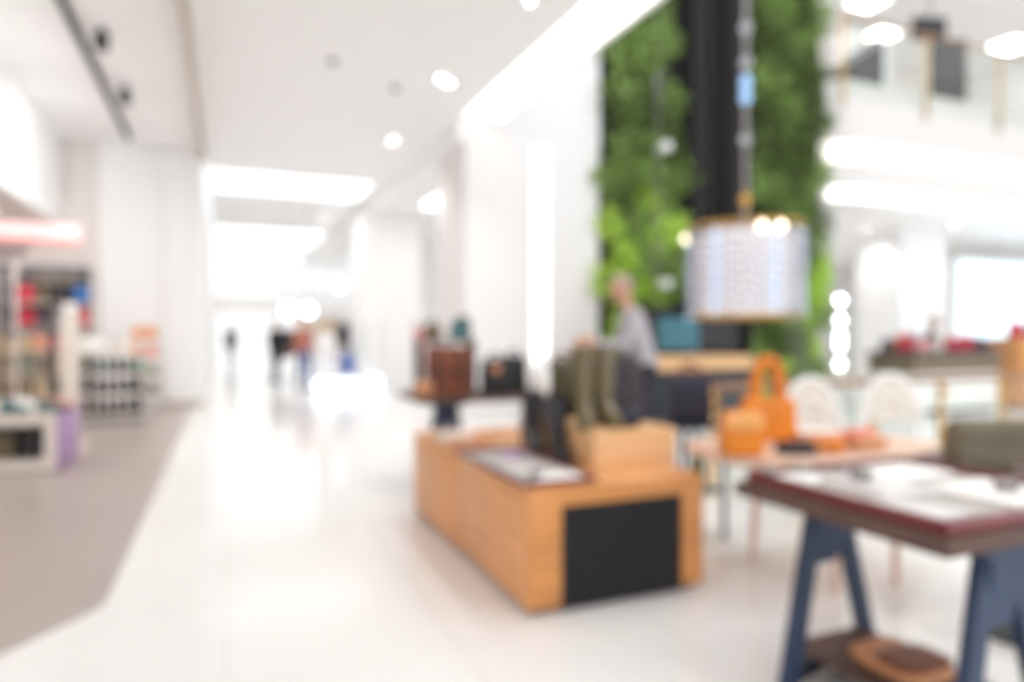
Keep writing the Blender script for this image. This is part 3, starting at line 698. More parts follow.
# tall glass display column under/behind chandelier
o = thing('glass_display_case', 'tall clear glass case behind the orange tote', 'display case', (5.35, 4.95, 0), -.3)
for s in (-1, 1): obj('glass_pane', box(NB(), s * .22 - .005, s * .22 + .005, -.22, .22, .3, 1.5), M['greenglass'], o, False)
obj('base', box(NB(), -.24, .24, -.24, .24, 0, .3, .006), M['white'], o); obj('top_cap', box(NB(), -.24, .24, -.24, .24, 1.5, 1.53, .004), M['greenglass'], o); obj('glass_shelf', box(NB(), -.2, .2, -.2, .2, .9, .912), M['greenglass'], o, False)

# ================================================================== PEOPLE
def person(label, loc, rz, mats, h=1.75, arm=((.0, .2), (.0, .2)), stride=.08, lean=0, headpitch=0, hairm='hair', voxel=.012, group=None, short=False, longhair=False):
    """faces -y in local space. arm: per side (upper-arm swing forward, forearm bend)"""
    k = h / 1.75
    segs = []   # (a, b, ra, rb, slot, flatten)
    V = Vector
    hip = V((0, 0, .93)); 
    def L(p): # lean forward about hip
        p = V(p); z = p.z - .93
        if z <= 0: return p
        c, s = math.cos(lean), math.sin(lean)
        return V((p.x, p.y * c - z * s, .93 + z * c + p.y * s))
    TOP, LEG, SK, SH = 0, 1, 2, 3
    def seg(a, b, ra, rb, sl): segs.append((V(a), V(b), ra, rb, sl))
    for s in (-1, 1):
        hipj = V((s * .09, 0, .92)); kn = V((s * .1, -s * stride * .5 - .02, .5)); an = V((s * .105, -s * stride + .03, .085))
        seg(hipj, kn, .088, .06, LEG); seg(kn, an, .058, .042, LEG); seg(an, an + V((0, .02, -.04)), .045, .042, SH); seg(an + V((0, .02, -.045)), an + V((s * .015, -.17, -.055)), .042, .034, SH)
    for x in (-.06, 0, .06):
        seg((x, 0, .95), L((x, 0, 1.1)), .105, .105, LEG if False else TOP if x == 9 else TOP)
        seg(L((x * 1.1, 0, 1.1)), L((x * 1.5, .0, 1.36)), .105, .1, TOP)
    seg((-.06, 0, .9), (.06, 0, .9), .105, .105, LEG)
    seg(L((-.15, .01, 1.4)), L((.15, .01, 1.4)), .062, .062, TOP)
    seg(L((0, .01, 1.4)), L((0, -.01, 1.54)), .056, .052, SK)
    hands = []
    for i, s in enumerate((-1, 1)):
        f, b = arm[i]
        sh = L((s * .185, .01, 1.395)); d = V((s * .1, -math.sin(f), -math.cos(f))).normalized(); el = sh + d * .29
        d2 = V((-s * .12 * b, -math.sin(f + b), -math.cos(f + b))).normalized(); wr = el + d2 * .25
        seg(sh, el, .055, .043, TOP); seg(el, wr, .041, .03, SK if short else TOP)
        seg(wr, wr + d2 * .09, .03, .034, SK); hands.append((wr, d2, s))
    c = L((0, -.015, 1.635))
    hm = Matrix.Rotation(lean * .6 + headpitch, 3, 'X')
    def H(x, y, z): return c + hm @ V((x, y, z))
    seg(H(0, .01, .03), H(0, .012, .035), .098, .098, SK); seg(H(0, -.025, -.03), H(0, -.035, -.065), .068, .045, SK)
    seg(H(0, -.1, .0), H(0, -.118, -.022), .012, .016, SK)
    for s in (-1, 1): seg(H(s * .085, .01, .012), H(s * .09, .012, -.02), .02, .014, SK); seg(H(s * .035, -.083, .035), H(s * .02, -.09, .035), .012, .012, SK)
    seg(H(-.02, -.092, -.05), H(.02, -.092, -.05), .01, .01, SK)
    for wr, d2, s in hands:
        side = V((0, -1, 0)) if abs(d2.z) > .7 else V((0, 0, 1)); side = (side - d2 * side.dot(d2)).normalized(); nrm = d2.cross(side)
        for j, ln in enumerate((.07, .08, .075, .058)):
            o = wr + d2 * .1 + side * (.027 - j * .018); m1 = o + d2 * ln * .55; m2 = m1 + (d2 * .8 - nrm * s * .6) * ln * .5
            seg(o - d2 * .03, m1, .0105, .0095, SK); seg(m1, m2, .0095, .008, SK)
        o = wr + d2 * .035 + side * .025; seg(o, o + (d2 + side * .9).normalized() * .05, .012, .0105, SK); o2 = o + (d2 + side * .9).normalized() * .05; seg(o2, o2 + d2 * .03, .0105, .009, SK)
    bm = NB()
    for a, b, ra, rb, sl in segs:
        d = b - a; n = 6; pts = []; rs = []
        u = d.normalized() if d.length > 1e-5 else V((0, 0, 1))
        for q in (-.98, -.8, -.5): pts.append(a + u * ra * q); rs.append(ra * (1 - q * q) ** .5)
        pts.append(a); rs.append(ra); pts.append(b); rs.append(rb)
        for q in (.5, .8, .98): pts.append(b + u * rb * q); rs.append(rb * (1 - q * q) ** .5)
        tube(bm, pts, rs, 12)
    me = bpy.data.meshes.new('p'); bmesh.ops.recalc_face_normals(bm, faces=list(bm.faces)); bm.to_mesh(me); bm.free()
    o = bpy.data.objects.new('p', me); COL.objects.link(o)
    md = o.modifiers.new('r', 'REMESH'); md.mode = 'VOXEL'; md.voxel_size = voxel
    md = o.modifiers.new('s', 'SMOOTH'); md.factor = .5; md.iterations = 3
    dg = bpy.context.evaluated_depsgraph_get(); ne = bpy.data.meshes.new_from_object(o.evaluated_get(dg)); bpy.data.objects.remove(o); bpy.data.meshes.remove(me)
    for m_ in mats: ne.materials.append(m_)
    idx = []
    for p in ne.polygons:
        q = p.center; best = 9; bi = 0
        for a, b, ra, rb, sl in segs:
            d = b - a; t_ = max(0, min(1, (q - a).dot(d) / max(d.length_squared, 1e-9)))
            e = (q - a - d * t_).length - (ra + (rb - ra) * t_)
            if e < best: best, bi = e, sl
        idx.append(bi)
    ne.materials  # slots filled above
    ne.polygons.foreach_set('material_index', idx); ne.polygons.foreach_set('use_smooth', [True] * len(idx))
    ne.name = 'person'
    P = bpy.data.objects.new('person', ne); COL.objects.link(P); P.location = loc; P.rotation_euler = (0, 0, rz); P.scale = (k,) * 3
    tag(P, label, 'person', group)
    hb = NB(); bmesh.ops.create_uvsphere(hb, u_segments=24, v_segments=16, radius=.109)
    for v in list(hb.verts):
        if v.co.z < .02 - v.co.y * .9 + (-.25 if longhair and v.co.y > 0 else 0): hb.verts.remove(v)
    for v in hb.verts:
        if longhair and v.co.z < -.02: v.co.z -= .1
        v.co = H(v.co.x, v.co.y + .014, v.co.z + .034)
    bmesh.ops.solidify(hb, geom=list(hb.faces), thickness=.008)
    obj('hair', hb, M[hairm], P)
    for s in (-1, 1):
        eb = NB(); bmesh.ops.create_uvsphere(eb, u_segments=10, v_segments=8, radius=.011); q = H(s * .034, -.087, .022)
        for v in eb.verts: v.co += q
        obj('eye', eb, M['darkhair'], P)
    return P
man = person('grey haired man in a light grey shirt, looking down by the plant wall', (3.68, 5.5, 0), -1.9, [M['shirt'], M['trousers'], M['skin'], M['shoe']], 1.88, ((.35, 1.2), (.4, 1.3)), .05, .27, .35, 'hair', .008)
bag('shoulder_bag', 'dark grey shoulder bag on the table end before the grey haired man', 'bag', (3.06, 5.9, .78), -.4, .22, .14, .24, 'charcoal', 'black', .1)
person('far walker in dark trousers under the portal, seen from behind', (.23, 31, 0), 2.9, [M['blacktop'], M['trousers'], M['skin'], M['shoe']], 1.78, ((.3, .3), (-.2, .2)), .16, 0, 0, 'darkhair', .014)
person('shopper in a rosy top and blue jeans beside the lit white counter', (1.72, 16.9, 0), .3, [M['rosy'], M['jeans'], M['skin'], M['shoe']], 1.72, ((.1, .3), (.2, .6)), .06, 0, .1, 'darkhair', .014, longhair=True)
person('shopper in black top and blue trousers behind the lit white counter', (2.6, 18.6, 0), -.4, [M['blacktop'], M['jeans'], M['skin'], M['shoe']], 1.76, ((.3, .7), (.1, .4)), .05, 0, .1, 'darkhair', .014)
person('shopper all in black standing before the far clothes rack', (1.25, 19.5, 0), 2.4, [M['blacktop'], M['trousers'], M['skin'], M['shoe']], 1.7, ((.1, .3), (.1, .2)), .05, 0, 0, 'darkhair', .014)
person('seller in a black top behind the long dark counter', (12.35, 8.9, 0), .5, [M['blacktop'], M['trousers'], M['skin'], M['shoe']], 1.66, ((.3, .6), (.3, .6)), .04, .1, .2, 'darkhair', .014)

# ================================================================== FAR CENTRE
o = thing('lit_counter', 'white counter glowing blue white in the middle of the aisle', 'counter', (2.36, 16.2, 0))
obj('body', box(NB(), -.47, .47, -.3, .3, .0, .05, .01), M['white'], o); obj('light_band', box(NB(), -.45, .45, -.31, .28, .05, .27, .02), M['bluewhite'], o); obj('top', box(NB(), -.47, .47, -.3, .3, .27, .31, .01), M['white'], o)
o = thing('lit_cube', 'small glowing blue white cube beside the lit counter', 'lit cube', (3.2, 15.9, 0))
obj('body', box(NB(), -.13, .13, -.13, .13, .05, .28, .02), M['bluewhite'], o); obj('base', box(NB(), -.11, .11, -.11, .11, 0, .05), M['white'], o, False)
o = thing('totem', 'tall white sign totem with a cobalt blue foot behind the lit counter', 'totem', (2.25, 17.4, 0))
obj('body', box(NB(), -.28, .28, -.06, .06, .25, 1.35, .01), M['white'], o); obj('foot', box(NB(), -.3, .3, -.12, .12, 0, .25, .01), M['white'], o); obj('header', box(NB(), -.28, .28, -.07, .07, 1.35, 1.62, .01), M['sand'], o)
o = thing('cobalt_board', 'cobalt blue panel standing behind the lit counter', 'panel', (2.86, 17.6, 0)); obj('board', box(NB(), -.14, .14, -.03, .03, .3, .85, .006), M['cobalt'], o); obj('stand', box(NB(), -.12, .12, -.1, .1, 0, .3, .006), M['white'], o)
for i, x in enumerate((3.0,)):
    o = thing('glass_showcase', 'glass showcase with pale blue sides before the second white column', 'showcase', (3.28, 16.45, 0)); obj('base', box(NB(), -.22, .22, -.22, .22, 0, .5, .006), M['white'], o)
    for s in (-1, 1): obj('glass_pane', box(NB(), s * .2 - .006, s * .2 + .006, -.2, .2, .5, 1.6), M['greenglass'], o, False)
    obj('lid', box(NB(), -.22, .22, -.22, .22, 1.6, 1.65, .004), M['white'], o); obj('glass_shelf', box(NB(), -.19, .19, -.19, .19, 1.05, 1.06), M['greenglass'], o, False)
# pendant globes above
for x, y, z, l in ((1.28, 15.8, 1.85, 'frosted globe pendant before the shopper in black'), (1.71, 15.8, 1.85, 'frosted globe pendant before the rosy topped shopper'), (3.0, 20, 2.75, 'frosted globe pendant farther back in the aisle')):
    o = thing('pendant_lamp', l, 'pendant lamp', (x, y, 4.6)); obj('cord', tube(NB(), [(0, 0, 0), (0, 0, z - 4.6 + .15)], .006, 6), M['grey'], o)
    bm = NB(); bmesh.ops.create_uvsphere(bm, u_segments=20, v_segments=14, radius=.125); 
    for v in bm.verts: v.co.z += z - 4.6
    obj('globe', bm, M['bulb'], o); obj('canopy', lathe(NB(), [(.05, -.02), (.05, 0), (.03, .0)], n=16), M['white'], o)

# garments and racks
def garment_bm(w, l, d=.026):
    bm = NB()
    pts = [(-.03, 0), (-.2 * w, -.04), (-.28 * w, -.3 * l), (-.2 * w, -.33 * l), (-.17 * w, -.18 * l), (-.2 * w, -l), (.2 * w, -l), (.17 * w, -.18 * l), (.2 * w, -.33 * l), (.28 * w, -.3 * l), (.2 * w, -.04), (.03, 0)]
    prism(bm, pts, 'y', -d, d); bmesh.ops.bevel(bm, geom=list(bm.edges), offset=.012, segments=2, affect='EDGES'); return bm
def rack(label, loc, rz, w, h, n, mats, lab, group):
    t = thing('clothes_rack', label, 'clothes rack', loc, rz)
    obj('rail', tube(NB(), [(-w / 2, 0, h), (w / 2, 0, h)], .014, 8), M['steel'], t)
    for s in (-1, 1):
        obj('upright', tube(NB(), [(s * w / 2, 0, .02), (s * w / 2, 0, h)], .014, 8), M['steel'], t); obj('foot', box(NB(), s * w / 2 - .02, s * w / 2 + .02, -.22, .22, 0, .03, .005), M['steel'], t)
    mx = Matrix.Translation(loc) @ Matrix.Rotation(rz, 4, 'Z')
    for i in range(n):
        x = -w / 2 + (i + .7) * w / (n + .4); m = mats[i % len(mats)]
        g = thing('garment', lab(i, m), 'garment', mx @ Vector((x, 0, h)), rz + PI / 2, group)
        obj('fabric', garment_bm(.85 + .1 * (i % 2), .62 + .1 * ((i * 7) % 3)), M[m], g, loc=(0, 0, -.06))
        obj('hanger', tube(NB(), [(-.15, 0, -.09), (0, 0, -.045), (.15, 0, -.09)], .006, 6), M['steel'], g); obj('hook', tube(NB(), [(0, 0, -.045), (0, 0, -.032), (.018, 0, -.016), (.022, 0, 0), (.015, 0, .017), (0, 0, .023), (-.016, 0, .016), (-.021, 0, .004)], .003, 6), M['steel'], g)
    return t
nm = dict(flower='floral', sand='sand', coral='coral', moss='moss green', navy='navy', offwhite='off white', teal='teal', black='black', grey='grey', charcoal='charcoal', rosy='rosy', khaki='khaki', red='red', blue='blue', mint='mint', pinkf='pink', orange='orange', cyan='cyan', cobalt='cobalt', tan='tan', plum='plum', olivebag='olive', white='white', brown='brown', cyanx='')
def nn(m): return nm.get(m, m)
rack('low clothes rack of printed tops behind the white sandals table', (-2.5, 9.3, 0), .2, 1.25, 1.32, 9, ['navy', 'flower', 'coral', 'flower', 'navy', 'sand', 'flower', 'sand', 'flower'],
     lambda i, m: f'{nn(m)} top hanging {ORD[i]} from the wall end on the low shop rack', 'tops on the low shop rack')
rack('far rack of dark clothes in the middle of the aisle', (1.55, 21.0, 0), 1.2, 1.5, 1.5, 8, ['black', 'charcoal', 'plum', 'black', 'grey', 'black', 'rosy', 'charcoal'],
     lambda i, m: f'{nn(m)} garment {ORD[i]} along the far aisle rack of dark clothes', 'clothes on the far aisle rack')
rack('far rack of dark clothes before the second white column', (3.0, 20.5, 0), .2, 1.1, 1.7, 6, ['charcoal', 'black', 'plum', 'navy', 'black', 'khaki'],
     lambda i, m: f'{nn(m)} garment {ORD[i]} along the rack by the second white column', 'clothes on the rack by the second column')
rack('rack of clothes between the two white columns', (4.6, 15.6, 0), .3, 1.2, 1.55, 6, ['pinkf', 'white', 'grey', 'pinkf', 'red', 'offwhite'],
     lambda i, m: f'{nn(m)} garment {ORD[i]} along the rack between the white columns', 'clothes between the white columns')

# ================================================================== LEFT SHOP
# fascia and sign
t = thing('fascia_sign', 'pale pink lit fascia board above the shop goods wall', 'fascia', (-5.3, 13.98, 2.92)); obj('panel', box(NB(), -2.7, 2.95, -.09, 0, .06, .275, .004), M['pink'], t, False); obj('edge', box(NB(), -2.7, 2.95, -.1, 0, 0, .06, .004), M['pinkred'], t, False)
# goods wall
BX0, BX1 = -4.3, -2.1
t = thing('shelf_unit', 'tall shelf bay of colourful goods on the shop back wall', 'shelf', (0, 13.78, 0))
for x in (BX0, (BX0 + BX1) / 2 , BX1): obj('upright', box(NB(), x - .02, x + .02, -.2, .2, 0, 2.5, .003), M['warmpaint'], t, False)
SZ = (.25, .65, 1.05, 1.45, 1.85, 2.2)
for z in SZ:
    for a, b in ((BX0 + .02, (BX0 + BX1) / 2 - .02), ((BX0 + BX1) / 2 + .02, BX1 - .02)): obj('shelf_board', box(NB(), a, b, -.2, .19, z - .025, z, .002), M['greige'], t, False)
obj('back_panel', box(NB(), BX0 + .02, BX1 - .02, .19, .2, .05, 2.5), M['grey'], t, False)
def cap_thing(label, loc, m, group, rz=0):
    o = thing('cap', label, 'cap', loc, rz, group)
    obj('crown', lathe(NB(), [(.1, 0), (.11, .02), (.105, .08), (.075, .13), (.02, .155)], n=18), M[m], o)
    bm = NB(); prism(bm, [(-.09, -.05), (.09, -.05), (.1, -.12), (.06, -.19), (0, -.205), (-.06, -.19), (-.1, -.12)], 'z', .005, .02); obj('brim', bm, M[m], o)
    return o
def goods(kind, label, loc, m, group, w=.24, h=.28):
    if kind == 'cap': return cap_thing(label, loc, m, group)
    if kind == 'box':
        o = thing('gift_box', label, 'box', loc, R.uniform(-.1, .1), group)
        obj('carton', box(NB(), -w / 2, w / 2, -.12, .12, 0, h * .78, .004), M[m], o); obj('lid', box(NB(), -w / 2 - .004, w / 2 + .004, -.124, .124, h * .78, h, .005), M[m], o); return o
    if kind == 'bag': return bag('handbag', label, 'bag', loc, R.uniform(-.2, .2), w, .14, h * .8, m, m, h * .2, group=group)
    o = thing('folded_towel', label, 'towel', loc, 0, group)
    n = 4
    for i in range(n): obj('fold', soft(NB(), w, .24, h / n, i * h / n, .3), M[m], o)
    return o
kinds = {'cap': 'cap', 'box': 'box', 'bag': 'handbag', 'towel': 'folded towel pile'}
rows = [
    (2.2, 'top', ['cap', 'cap', 'cap', 'cap', 'cap', 'cap', 'cap'], ['grey', 'plum', 'grey', 'navy', 'khaki', 'khaki', 'black'], .15),
    (1.85, 'second', ['box', 'box', 'box', 'box', 'bag', 'bag', 'box'], ['grey', 'cyan', 'grey', 'red', 'khaki', 'charcoal', 'blue'], .29),
    (1.45, 'third', ['box', 'towel', 'towel', 'towel', 'bag', 'towel', 'box'], ['coral', 'blue', 'grey', 'red', 'plum', 'grey', 'red'], .3),
    (1.05, 'fourth', ['towel', 'bag', 'box', 'towel', 'towel', 'bag', 'towel'], ['cobalt', 'coral', 'flower', 'sand', 'coral', 'pinkf', 'sand'], .3),
    (.65, 'fifth', ['box', 'bag', 'towel', 'box', 'bag', 'towel', 'box'], ['navy', 'charcoal', 'grey', 'teal', 'navy', 'sand', 'moss'], .3),
    (.25, 'bottom', ['box', 'box', 'bag', 'box', 'towel', 'box', 'bag'], ['black', 'grey', 'navy', 'charcoal', 'sand', 'khaki', 'charcoal'], .3)]
for z, rn, ks, ms, h in rows:
    for i, (k, m) in enumerate(zip(ks, ms)):
        x = -4.13 + i * .308 + (.0 if i < 3 else .03) - (.04 if i == 3 else 0) + (.05 if i == 3 else 0)
        if abs(x - (BX0 + BX1) / 2) < .17: x += .1 if x > -3.2 else -.08
        goods(k, f'{nn(m)} {kinds[k]}, {rn} goods wall shelf, {ORD[6 - i]} from the white wall', (x, 13.76, z + .003), m, f'goods on the {rn} shelf', .235, h)
# sign letters on the wall above the shelves
cu = bpy.data.curves.new('sign_lettering', 'FONT'); cu.body = 'WORLD'; cu.size = .18; cu.extrude = .012; cu.align_x = 'RIGHT'
tmp = bpy.data.objects.new('sign_lettering', cu); COL.objects.link(tmp)
me = bpy.data.meshes.new_from_object(tmp.evaluated_get(bpy.context.evaluated_depsgraph_get())); bpy.data.objects.remove(tmp); me.materials.clear(); me.materials.append(M['signgrey'])
o = bpy.data.objects.new('sign_lettering', me); COL.objects.link(o); o.rotation_euler = (PI / 2, 0, 0); o.location = (-3.10, 13.985, 2.68)
tag(o, 'grey raised lettering on the wall under the pink fascia', 'sign')

# gondola table
t = thing('gondola_table', 'white shop table with a purple end panel and open cubby', 'table', (0, 0, 0))
x0, x1, y0, y1, H = -2.55, -1.44, 7.6, 8.5, .56
b = NB(); box(b, x0, x1 - .03, y0, y1, H - .1, H, .006); box(b, x0, x1 - .03, y0, y1, .02, .12, .006); box(b, x1 - .13, x1 - .03, y0, y1, .12, H - .1); box(b, x0, x0 + .1, y0, y1, .12, H - .1); box(b, x0 + .1, x1 - .13, y1 - .03, y1, .12, H - .1)
obj('carcass', b, M['offwhite'], t, False); obj('end_panel', box(NB(), x1 - .03, x1, y0, y1, .02, H, .004), M['purple'], t); obj('kick', box(NB(), x0 + .05, x1 - .06, y0 + .05, y1 - .05, 0, .02), M['grey'], t, False)
for i, (x, m, l) in enumerate(((-1.95, 'khaki', 'khaki folded pile inside the cubby of the purple ended table'), (-1.72, 'charcoal', 'charcoal folded pile inside the cubby near the purple panel'), (-2.25, 'sand', 'sand folded pile inside the cubby towards the picture edge'))):
    o = thing('folded_towel', l, 'towel', (x, 7.95, .12), 0); 
    for k in range(4): obj('fold', soft(NB(), .2, .3, .055, k * .055, .3), M[m], o)
def shoe_parts(o, m, sole):
    n = 16; bm = NB(); rings = []
    for c, a, bb, z in ((-.02, .045, .135, .02), (-.02, .046, .135, .04), (-.01, .042, .12, .06), (.02, .036, .085, .085), (.035, .034, .062, .105), (.035, .026, .05, .1), (.035, .024, .045, .06)):
        rings.append([bm.verts.new((a * math.cos(2 * PI * k / n), c + bb * math.sin(2 * PI * k / n), z)) for k in range(n)])
    for A, B in zip(rings, rings[1:]):
        for k in range(n): bm.faces.new((A[k], A[(k + 1) % n], B[(k + 1) % n], B[k]))
    bm.faces.new(rings[-1]); bm.faces.new(rings[0][::-1])
    obj('upper', bm, M[m], o)
    s = lathe(NB(), [(.047, 0), (.05, .006), (.05, .02), (.046, .026)], n=20)
    for v in s.verts: v.co.y = v.co.y * 2.8 - .02
    obj('sole', s, M[sole], o)
SHOE = {}
def shoe(label, loc, rz, m, sole='white', group=None, name='shoe', tall=1):
    k = (m, sole)
    if k in SHOE:
        s = dup(SHOE[k], loc, rz, label, group=group); s.scale = (1.06, 1.06, tall); return s
    o = thing(name, label, 'shoe', loc, rz, group); shoe_parts(o, m, sole); SHOE[k] = o; o.scale = (1.06, 1.06, tall); return o
shoe('white trainer at the back of the purple ended table', (-1.86, 8.2, H), 1.2, 'white'); shoe('white trainer in front of the other white one on the table', (-1.82, 8.02, H), 1.0, 'white')
shoe('dark teal slipper at the front of the purple ended table', (-1.85, 7.72, H), 1.3, 'teal', 'black'); shoe('dark teal slipper nearest the purple panel', (-1.56, 7.78, H), 1.4, 'teal', 'black')
shoe('coral slipper at the purple end of the white table', (-1.56, 8.0, H), 1.4, 'coral', 'black')
for i, (x, y) in enumerate(((-2.2, 7.8), (-2.22, 8.2))):
    o = thing('shoe_box', ('white shoe box at the front of the purple ended table', 'white shoe box at the back of the purple ended table')[i], 'box', (x, y, H), .1); obj('carton', box(NB(), -.16, .16, -.1, .1, 0, .09, .003), M['white'], o); obj('lid', box(NB(), -.164, .164, -.104, .104, .07, .1, .004), M['white'], o)
# display post
o = thing('display_post', 'pale beige display post behind the purple ended table', 'post', (-1.62, 9.1, 0)); obj('shaft', box(NB(), -.085, .085, -.085, .085, .04, 1.52, .01), M['offwhite'], o); obj('base', box(NB(), -.16, .16, -.16, .16, 0, .04, .006), M['offwhite'], o); obj('finial', soft(NB(), .16, .16, .14, 1.52, .8), M['white'], o)
# shoe rack
t = thing('shoe_rack', 'white tiered shoe rack beyond the display post', 'shoe rack', (-1.58, 11.5, 0), .25)
RZ = (.16, .46, .76, 1.06)
for s in (-1, 1): obj('side_panel', box(NB(), s * .46 - .015, s * .46 + .015, -.2, .2, .02, 1.1, .004), M['white'], t)
for z in RZ: obj('shelf_board', box(NB(), -.445, .445, -.2, .2, z - .03, z, .003), M['offwhite'], t)
obj('base', box(NB(), -.44, .44, -.18, .18, 0, .06), M['grey'], t, False)
mx = Matrix.Translation((-1.58, 11.5, 0)) @ Matrix.Rotation(.25, 4, 'Z')
SM = (['black'] * 7, ['black', 'navy', 'navy', 'charcoal', 'navy', 'navy', 'black'], ['navy', 'navy', 'teal', 'teal', 'navy', 'teal', 'mint'])
for ri, (z, ms) in enumerate(zip(RZ[:3], SM)):
    for i, m in enumerate(ms):
        lab = f'{nn(m)} shoe on the {("bottom", "middle", "upper")[ri]} shelf of the white rack, {ORD[i]} from the display post'
        p = mx @ Vector((-.38 + i * .127, -.02, z)); shoe(lab, p, .25, m, 'black', f'shoes on the {("bottom", "middle", "upper")[ri]} rack shelf', tall=1.9)
o = thing('shoe_box', 'large white box on top of the white shoe rack', 'box', mx @ Vector((-.22, 0, 1.06)), .25); obj('carton', box(NB(), -.2, .2, -.14, .14, 0, .2, .004), M['white'], o); obj('lid', box(NB(), -.205, .205, -.145, .145, .15, .22, .005), M['white'], o)
o = thing('shoe_box', 'small pale box on top of the white shoe rack', 'box', mx @ Vector((.18, 0, 1.06)), .3); obj('carton', box(NB(), -.14, .14, -.1, .1, 0, .12, .004), M['offwhite'], o); obj('lid', box(NB(), -.144, .144, -.104, .104, .09, .135, .005), M['offwhite'], o)
# small stand with orange goods
t = thing('display_stand', 'slim white stand of orange goods against the white wall', 'display stand', (-1.24, 12.9, 0), .1)
OZ = (.3, .62, .94, 1.24)
for s in (-1, 1): obj('upright', box(NB(), s * .24 - .012, s * .24 + .012, -.12, .12, 0, 1.3, .003), M['white'], t)
for z in OZ: obj('shelf_board', box(NB(), -.228, .228, -.14, .14, z - .02, z, .002), M['white'], t)
for z, ms, rn in ((.3, ['moss', 'khaki'], 'bottom'), (.62, ['khaki', 'moss'], 'second'), (.94, ['orange', 'coral'], 'third'), (1.24, ['orange', 'orange'], 'top')):
    for i, m in enumerate(ms):
        goods('bag', f'{nn(m)} pouch on the {rn} shelf of the slim white stand, {"aisle" if i else "rack"} side', (-1.34 + i * .2, 12.89, z), m, None, .17, .22)

# ================================================================== FAR RIGHT SHOP
t = thing('shop_counter', 'long dark counter beyond the glass balustrade', 'counter', (0, 0, 0)); obj('body', box(NB(), 10.2, 12.3, 7.6, 8.4, .08, .68, .01), M['white'], t); obj('upper_band', box(NB(), 10.18, 12.32, 7.58, 8.42, .68, .98, .01), M['khaki'], t); obj('worktop', box(NB(), 10.15, 12.35, 7.55, 8.45, .98, 1.03, .006), M['plum'], t); obj('kick', box(NB(), 10.25, 12.25, 7.65, 8.35, 0, .08), M['toe'], t, False)
cols = [('red', .18, .34), ('coral', .2, .28), ('pinkf', .24, .22), ('teal', .3, .3), ('offwhite', .2, .2), ('pinkf', .2, .18), ('red', .22, .26), ('coral', .18, .2), ('red', .26, .32), ('white', .2, .18), ('charcoal', .24, .26)]
for i, (m, w, h) in enumerate(cols):
    bag('handbag', f'{nn(m)} handbag {ORD[i]} along the long dark counter from the light pole', 'bag', (10.35 + i * .185, 7.85 + .25 * (i % 2), 1.03), R.uniform(-.3, .3), w, .13, h * .8, m, m, h * .25, group='handbags on the long dark counter')
t = thing('cabinet', 'orange wood cabinet beyond the balustrade at the picture edge', 'cabinet', (13.5, 7.6, 0), -.3); obj('body', box(NB(), -.7, .7, -.25, .25, .06, 1.25, .008), M['oak'], t); obj('door', box(NB(), -.68, -.01, -.27, -.25, .1, 1.22, .004), M['oakend'], t); obj('door', box(NB(), .01, .68, -.27, -.25, .1, 1.22, .004), M['oakend'], t); obj('kick', box(NB(), -.65, .65, -.2, .2, 0, .06), M['toe'], t, False)
for i, (m, x) in enumerate((('red', -.5), ('charcoal', -.15), ('blue', .2), ('black', .5))):
    mx = Matrix.Translation((13.5, 7.6, 1.25)) @ Matrix.Rotation(-.3, 4, 'Z'); bag('handbag', f'{nn(m)} handbag on top of the orange wood cabinet', 'bag', mx @ Vector((x, 0, 0)), -.3, .26, .14, .26, m, m, .06)
t = thing('light_box', 'large pale blue lit screen on the far shop wall', 'lit screen', (19.9, 12.4, 0)); obj('panel', box(NB(), -1.5, 1.7, -.06, .06, .9, 3.3, .01), M['paleblue'], t, False); obj('frame', box(NB(), -1.6, 1.8, .06, .14, .0, 3.4, .01), M['white'], t, False)
t = thing('white_gondola', 'long white display unit before the pale lit screen', 'display unit', (0, 0, 0)); obj('body', box(NB(), 12.6, 17.3, 9.9, 10.6, 0, .85, .01), M['white'], t); obj('top', box(NB(), 12.55, 17.35, 9.85, 10.65, .85, .9, .006), M['card'], t)
for i, m in enumerate(('black', 'red', 'charcoal', 'plum', 'red', 'navy', 'brown', 'charcoal')):
    bag('handbag', f'{nn(m)} bag {ORD[i]} along the long white display unit', 'bag', (12.9 + i * .55, 10.2, .9), R.uniform(-.2, .2), .36, .16, .3, m, m, .08, group='bags on the long white display unit')

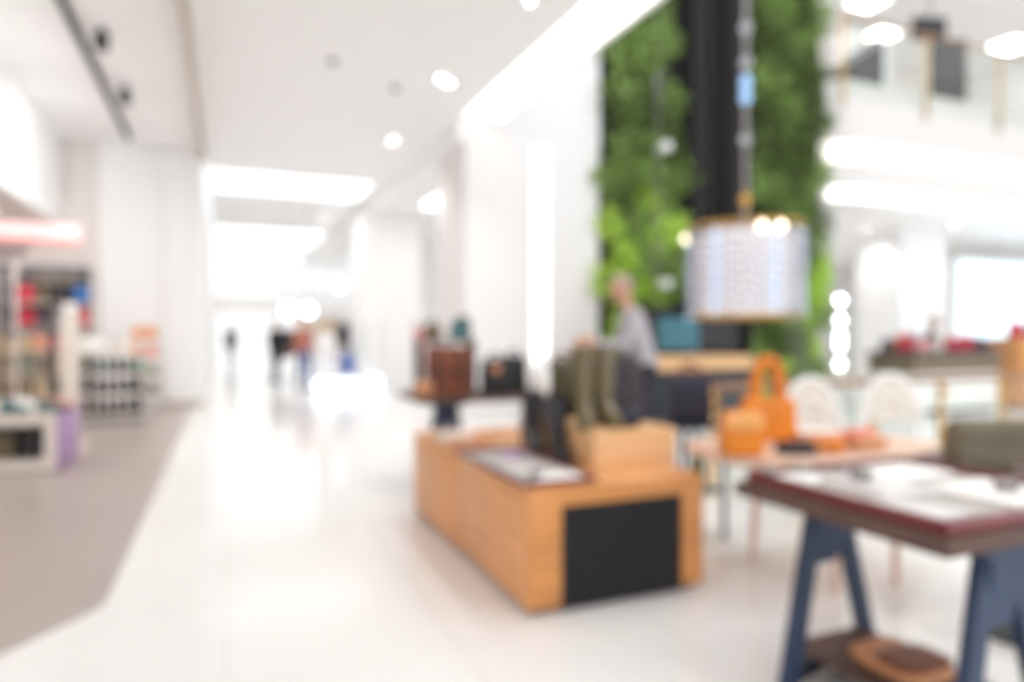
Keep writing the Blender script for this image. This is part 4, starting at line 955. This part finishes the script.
# ================================================================== UPPER STOREY
o = thing('charcoal_board', 'tall charcoal panel behind the upper balustrade', 'panel', (16.2, 11.2, 6.4), -.3); obj('board', box(NB(), -.46, .42, -.06, .06, .05, 2.05, .01), M['darkslot'], o); obj('base', box(NB(), -.5, .46, -.2, .2, 0, .05, .006), M['steel'], o)
o = thing('hanging_screen', 'black screen hanging above the charcoal panel upstairs', 'screen', (16.2, 11.7, 8.62), -.3); obj('bezel', box(NB(), -.46, .42, -.05, .05, 0, .58, .01), M['screendark'], o); obj('hanger', box(NB(), -.03, .03, -.02, .02, .58, 1.58, .003), M['steel'], o)
o = thing('escalator_side', 'dark wedge shaped escalator flank behind the upper balustrade', 'escalator', (0, 11.3, 6.4)); obj('flank', prism(NB(), [(12.3, 0), (14.1, 0), (14.1, 1.75), (12.3, .6)], 'y', 0, .12), M['darkslot'], o, False); obj('handrail', tube(NB(), [(12.25, .06, .66), (14.1, .06, 1.85)], .04, 8), M['black'], o)
for i, x in enumerate((14.3, 15.2, 17.6)):
    o = thing('white_stand', ('white stand behind the escalator flank upstairs', 'white stand beside the charcoal panel upstairs', 'white stand at the picture edge upstairs')[i], 'display stand', (x, 12.4, 6.4)); obj('body', box(NB(), -.32, .32, -.2, .2, 0, 2.0, .02), M['white'], o); obj('header', box(NB(), -.34, .34, -.22, .22, 2.0, 2.3, .02), M['card'], o)

# ================================================================== WORLD / CAMERA
w = bpy.data.worlds.new('World'); S.world = w; w.use_nodes = True
bg = w.node_tree.nodes['Background']; bg.inputs['Color'].default_value = (.94, .975, 1, 1); bg.inputs['Strength'].default_value = 1.15

TH = math.radians(22.8)
cam = bpy.data.cameras.new('camera'); co = bpy.data.objects.new('camera', cam); COL.objects.link(co)
co.location = (0, 0, 1.3); co.rotation_euler = (math.radians(90 - .5), 0, -TH)
cam.lens = 24.0; cam.sensor_width = 36; cam.clip_end = 200; cam.clip_start = .05
cam.dof.use_dof = True; cam.dof.focus_distance = .36; cam.dof.aperture_fstop = 2.6
S.camera = co
S.view_settings.view_transform = 'Standard'; S.view_settings.look = 'None'; S.view_settings.gamma = 1; S.view_settings.use_curve_mapping = False
S.view_settings.exposure = .54
S.cycles.use_denoising = True
S.cycles.max_bounces = 14; S.cycles.diffuse_bounces = 7; S.cycles.transmission_bounces = 12; S.cycles.transparent_max_bounces = 12
S.cycles.caustics_reflective = False; S.cycles.caustics_refractive = False
